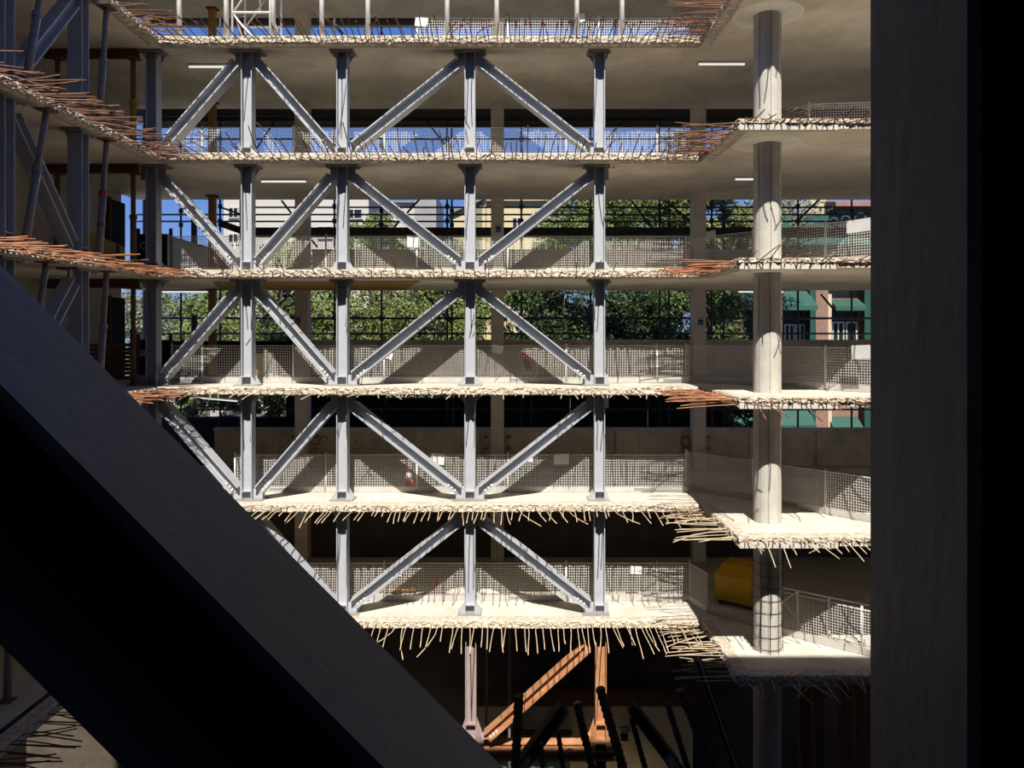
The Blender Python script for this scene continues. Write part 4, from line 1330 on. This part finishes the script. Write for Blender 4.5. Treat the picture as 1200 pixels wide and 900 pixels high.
def awning(px0, px1, py0, py1, out):
    m = MB().prism([(d - 0.05, PZ(py0, d)), (d - 0.05, PZ(py0, d) - 0.1), (d - out, PZ(py1, d)), (d - out, PZ(py1, d) + 0.12)], 'x', PX(px0, d), PX(px1, d))
    a = m.build('awning', 'awning_green_shaded', b)
    MB().box(PX(px0, d), PX(px1, d), d - out - 0.02, d - out, PZ(py1, d) - 0.12, PZ(py1, d) + 0.1).build('valance', 'awning_green_shaded', a)


awning(800, 944, 474, 497, 1.4)
awning(969, 1004, 488, 503, 0.9)
awning(868, 944, 338, 362, 1.6)
awning(971, 1006, 351, 362, 0.9)
for px0, px1 in ((872, 890), (915, 941), (973, 1004)):
    MB().box(PX(px0, d), PX(px1, d), d - 0.03, d - 0.01, PZ(402, d), PZ(364, d)).build('shop_recess', 'glass_dark', b)
windows(b, [rect(918, 930, 380, 402, d), rect(931, 942, 380, 402, d), rect(974, 988, 377, 402, d), rect(990, 1003, 377, 402, d)], d - 0.03)
# upper shopfront: fascia sign, roof
MB().box(PX(868, d), PX(1090, d), d + 0.5, d + 7, PZ(330, d), PZ(238, d)).build('upper_wall', 'olive_render', b)
MB().prism([(d - 1.2, PZ(246, d)), (d + 3.0, PZ(228, d)), (d + 3.0, PZ(224, d)), (d - 1.2, PZ(241, d))], 'x', PX(968, d), PX(1095, d)).build('roof', 'roof_red', b)
MB().box(PX(950, d), PX(970, d), d + 0.2, d + 0.5, PZ(250, d), PZ(233, d)).build('pale_panel', 'cream_render', b)
MB().box(PX(930, d), PX(950, d), d + 0.1, d + 0.5, PZ(262, d), PZ(232, d)).build('grey_panel', 'grey_render', b)
windows(b, [rect(985, 1000, 247, 255, d)], d + 0.45)
fs_ = MB().box(PX(905, d), PX(1090, d), d - 0.4, d + 0.1, PZ(268, d), PZ(252, d)).build('fascia_sign', 'awning_green_shaded', b)
text_on('lettering', 'UNIK', 'text_pale', fs_, (PX(983, d - 0.43), d - 0.43, PZ(263.5, d - 0.43)), 0.46, scale_x=0.95)
m = MB()
for cpx, cpy, rp in ((977, 259, 4), (991, 257.5, 5), (1008, 256, 6)):
    c = P(cpx, cpy, d - 0.44)
    rad = rp / F * d
    m.tube([(c.x + rad * math.cos(t_), c.y, c.z + rad * math.sin(t_)) for t_ in [PI * q / 10 for q in range(11)]], 0.05, 6)
m.build('script_flourish', 'text_pale', fs_)
MB().box(PX(870, d), PX(1090, d), d - 0.9, d - 0.4, PZ(276, d), PZ(269, d)).build('cornice', 'brick_wall', b)
MB().prism([(d - 0.4, PZ(276, d)), (d - 0.4, PZ(278, d)), (d - 2.0, PZ(292, d)), (d - 2.0, PZ(290, d))], 'x', PX(880, d), PX(1090, d)).build('canopy', 'awning_green_shaded', b)

# ------------------------------------------------------------------ the pit: cut posts, primer-red steel, piles
def cut_post(px0, px1, pytop, pybot, mt, label, base):
    d = 18.9
    x = PX((px0 + px1) / 2, d)
    ztop, zbot = PZ(pytop, d), PZ(pybot, d)
    t = thing('cut_post', (x, d, zbot), label, 'post', 'cut posts under the lowest slab')
    MB().hsec((x, d, zbot + 0.03), (x, d, ztop), (0, 1, 0), 0.30, 0.28).build('shaft', mt, t)
    for s in (-1, 1):
        MB().bar((x + s * 0.125, d - 0.12, ztop), (x + s * 0.125, d - 0.12, ztop + 0.16), (1, 0, 0), 0.02, 0.05).build('cut_tongue', mt, t)
    MB().box(x - 0.33, x + 0.33, d - 0.24, d + 0.24, zbot, zbot + 0.05).build('base_plate', mt, t)
    g = MB()
    for s in (-1, 1):
        for yy in (-0.16, 0.13):
            g = MB()
            tri(g, (x + s * 0.14, zbot + 0.05), (x + s * 0.30, zbot + 0.05), (x + s * 0.14, zbot + 0.5), d + yy, d + yy + 0.02)
            g.build('base_gusset', mt, t)
    MB().box(x - 0.12, x + 0.12, d - 0.15, d + 0.15, zbot + 0.42, zbot + 0.45).build('stiffener', mt, t)
    return t


ZL7 = PZ(869, 18.9)
cut_post(546, 558, 757, 866, 'steel_mauve', 'mauve grey cut steel post under the lowest slab', True)
cut_post(697, 710, 757, 866, 'steel_primer', 'orange primed cut steel post under the lowest slab', True)
diagonal(P(571, 862, 18.9), P(688, 757, 18.9), 'orange primed diagonal brace under the lowest slab', mt='steel_primer', group='primed braces', width=0.25, depth=0.28)
for k, (py, px0, px1, lab) in enumerate(((871, 560, 690, 'upper primed steel beam lying across below the cut posts'), (881, 560, 720, 'lower primed steel beam lying across below the cut posts'))):
    d = 18.9 if k else 19.35
    z = PZ(py, d)
    t = thing('floor_beam', (PX(640, d), d, z), lab, 'beam', 'primed beams below the cut posts')
    MB().bar((PX(px0, d), d, z + 0.05), (PX(px1, d), d, z + 0.05), (0, 1, 0), 0.28, 0.03).build('top_flange', 'steel_primer', t)
    MB().bar((PX(px0, d), d, z - 0.05), (PX(px1, d), d, z - 0.05), (0, 1, 0), 0.02, 0.2).build('web', 'steel_primer', t)
    MB().bar((PX(px0, d), d, z - 0.15), (PX(px1, d), d, z - 0.15), (0, 1, 0), 0.28, 0.03).build('bottom_flange', 'steel_primer', t)
for px, lab in ((552, 'dark steel stub carrying the beams under the mauve post'), (704, 'dark steel stub carrying the beams under the orange post')):
    x = PX(px, 18.9)
    t = thing('steel_stub', (x, 18.9, GROUND), lab, 'post', 'stubs in the pit')
    MB().hsec((x, 18.9, GROUND + 0.04), (x, 18.9, PZ(866, 18.9)), (0, 1, 0), 0.28, 0.24).build('shaft', 'rust_dark', t)
    MB().box(x - 0.3, x + 0.3, 18.6, 19.2, GROUND, GROUND + 0.04).build('base_plate', 'rust_dark', t)


def rough_pile(p0, p1, r, label, ribs=True):
    p0, p1 = Vector(p0), Vector(p1)
    if p0.z > p1.z:
        p0, p1 = p1, p0
    # run on down to the ground
    a = (p1 - p0).normalized()
    foot = p0 + a * ((GROUND - p0.z) / a.z)
    t = thing('rusted_pile', foot, label, 'pile', 'rusted piles in the pit')
    L = (p1 - foot).length
    n = int(L / 0.07)
    pts, rs = [], []
    for k in range(n + 1):
        pts.append(foot.lerp(p1, k / n))
        rs.append(r * (1.0 + (0.16 if k % 2 else -0.1) + 0.12 * noise.noise(Vector((k * .4, r * 50, p1.x)))))
    rs[0] = r
    MB().tube(pts, rs, 9).build('shaft', 'rust_dark', t)
    MB().tube([foot, foot + a * 0.25], r * 1.6, 10).build('footing', 'concrete_wall', t)


rough_pile(P(608, 815, 16.6), P(604, 900, 16.6), 0.10, 'thick rough rusted pile standing upright before the orange brace')
rough_pile(P(703, 806, 16.2), P(730, 900, 16.2), 0.10, 'ribbed rusted pile leaning beside the orange post')
rough_pile(P(676, 824, 17.4), P(694, 900, 17.4), 0.09, 'rusted pile leaning behind the primed beams')
rough_pile(P(740, 842, 17.0), P(756, 900, 17.0), 0.06, 'thin rusted pile leaning in front of the pale pit wall')
rough_pile(P(782, 824, 17.2), P(806, 900, 17.2), 0.07, 'thin rusted pile leaning beside the ribbed pile')
rough_pile(P(797, 808, 15.6), P(836, 900, 15.6), 0.10, 'ribbed rusted pile leaning under the bay corner')
rough_pile(P(654, 858, 17.0), P(660, 900, 17.0), 0.055, 'thin rusted pile standing before the teal panel')
rough_pile(P(634, 870, 16.3), P(636, 900, 16.3), 0.055, 'short rusted pile standing beside the thick pile')
for (a0, a1, lab) in ((P(610, 897, 16.9), P(660, 828, 16.9), 'dark diagonal brace rising before the teal panel'), (P(792, 897, 16.9), P(740, 828, 16.9), 'dark diagonal brace with broken pale foot before the pale wall')):
    t = diagonal(a0, a1, lab, mt='rust_dark', group='dark braces in the pit', bolts=False, width=0.24)
    a = (a1 - a0).normalized()
    MB().bar(a0 - a * 0.02, a0 + a * 0.3, (0, 1, 0), 0.31, 0.2).build('broken_foot', 'concrete_broken', t)
    f2 = a0 - a * 2.4
    MB().bar(Vector((f2.x, 16.9, f2.z)), a0, (0, 1, 0), 0.2, 0.2).build('shank', 'rust_dark', t)

t = thing('long_strut', P(840, 840, 15.9), 'long dark strut with a pale strip for its lit edge under the bay', 'strut')
MB().bar(P(817, 772, 15.9), P(872, 930, 15.9), (0, 1, 0), 0.2, 0.16).build('beam', 'rust_dark', t)
MB().bar(P(819, 772, 15.78), P(874, 930, 15.78), (0, 1, 0), 0.02, 0.03).build('lit_edge_strip', 'concrete_wall', t)  # pale strip standing for the sunlit edge of the strut

# pale basement wall, teal panels, pipes, lagging planks
w = MB().box(PX(560, 23.2), PX(812, 23.2), 23.2, 23.5, GROUND, PZ(826, 23.2)).build('wall_basement', 'pit_beige')
tag(w, 'pale beige basement wall at the bottom of the pit', 'wall', kind='structure')
MB().box(PX(558, 23.2), PX(815, 23.2), 23.1, 23.5, PZ(826, 23.2), PZ(812, 23.2)).build('capping_beam', 'timber_dark', w)
MB().box(PX(648, 23.15), PX(668, 23.15), 23.15, 23.2, GROUND, PZ(835, 23.15)).build('pilaster', 'pit_beige', w)
t = thing('teal_door', (PX(625, 23.0), 23.0, GROUND), 'teal glazed door panels in the basement wall', 'door')
for px0, px1 in ((582, 612), (614, 640), (642, 668)):
    MB().box(PX(px0, 23.0), PX(px1, 23.0), 22.98, 23.04, GROUND, PZ(861, 23.0)).build('panel', 'teal_panel', t)
MB().box(PX(579, 23.1), PX(670, 23.1), 22.96, 23.05, PZ(861, 23.0), PZ(856, 23.0)).build('lintel', 'rust_dark', t)
t = thing('wall_box', P(732, 866, 23.1), 'small black box with bent conduit on the basement wall', 'box')
MB().box(PX(728, 23.1), PX(736, 23.1), 23.08, 23.2, PZ(868, 23.1), PZ(862, 23.1)).build('body', 'flat_black', t)
MB().tube([P(725, 853, 23.12), P(735, 851, 23.12), P(737, 857, 23.12)], 0.02, 6).build('conduit', 'rust_dark', t)
for px, py0, py1, lab in ((570, 752, 850, 'thin vertical pipe under the lowest slab beside the mauve post'), (597, 735, 866, 'thin vertical pipe under the lowest slab above the orange brace')):
    d = 21.5
    x = PX(px, d)
    t = thing('vertical_pipe', (x, d, GROUND), lab, 'pipe', 'pipes in the pit')
    MB().tube([(x, d, GROUND), (x, d, ZB[6])], 0.04, 8).build('tube', 'prop_steel', t, True)
    for q in range(5):
        MB().tube([(x, d, ZB[6] - 0.9 - q * 0.62), (x, d, ZB[6] - 0.96 - q * 0.62)], 0.052, 8).build('joint', 'prop_steel', t)
for k, (px0, px1) in enumerate(((938, 950), (955, 966), (984, 1000), (1004, 1020))):
    d = 17.6
    t = thing('lagging_plank', (PX((px0 + px1) / 2, d), d, GROUND), 'upright brown timber lagging plank under the bay, %s from the round column' % ORD[k], 'plank', 'lagging planks under the bay')
    MB().box(PX(px0, d), PX(px1, d), d, d + 0.08, GROUND, ZB[6]).build('plank', 'timber_dark', t)
    MB().box(PX(px0, d) + 0.02, PX(px1, d) - 0.02, d - 0.03, d, PZ(905, d), PZ(900, d)).build('cleat', 'rust', t)
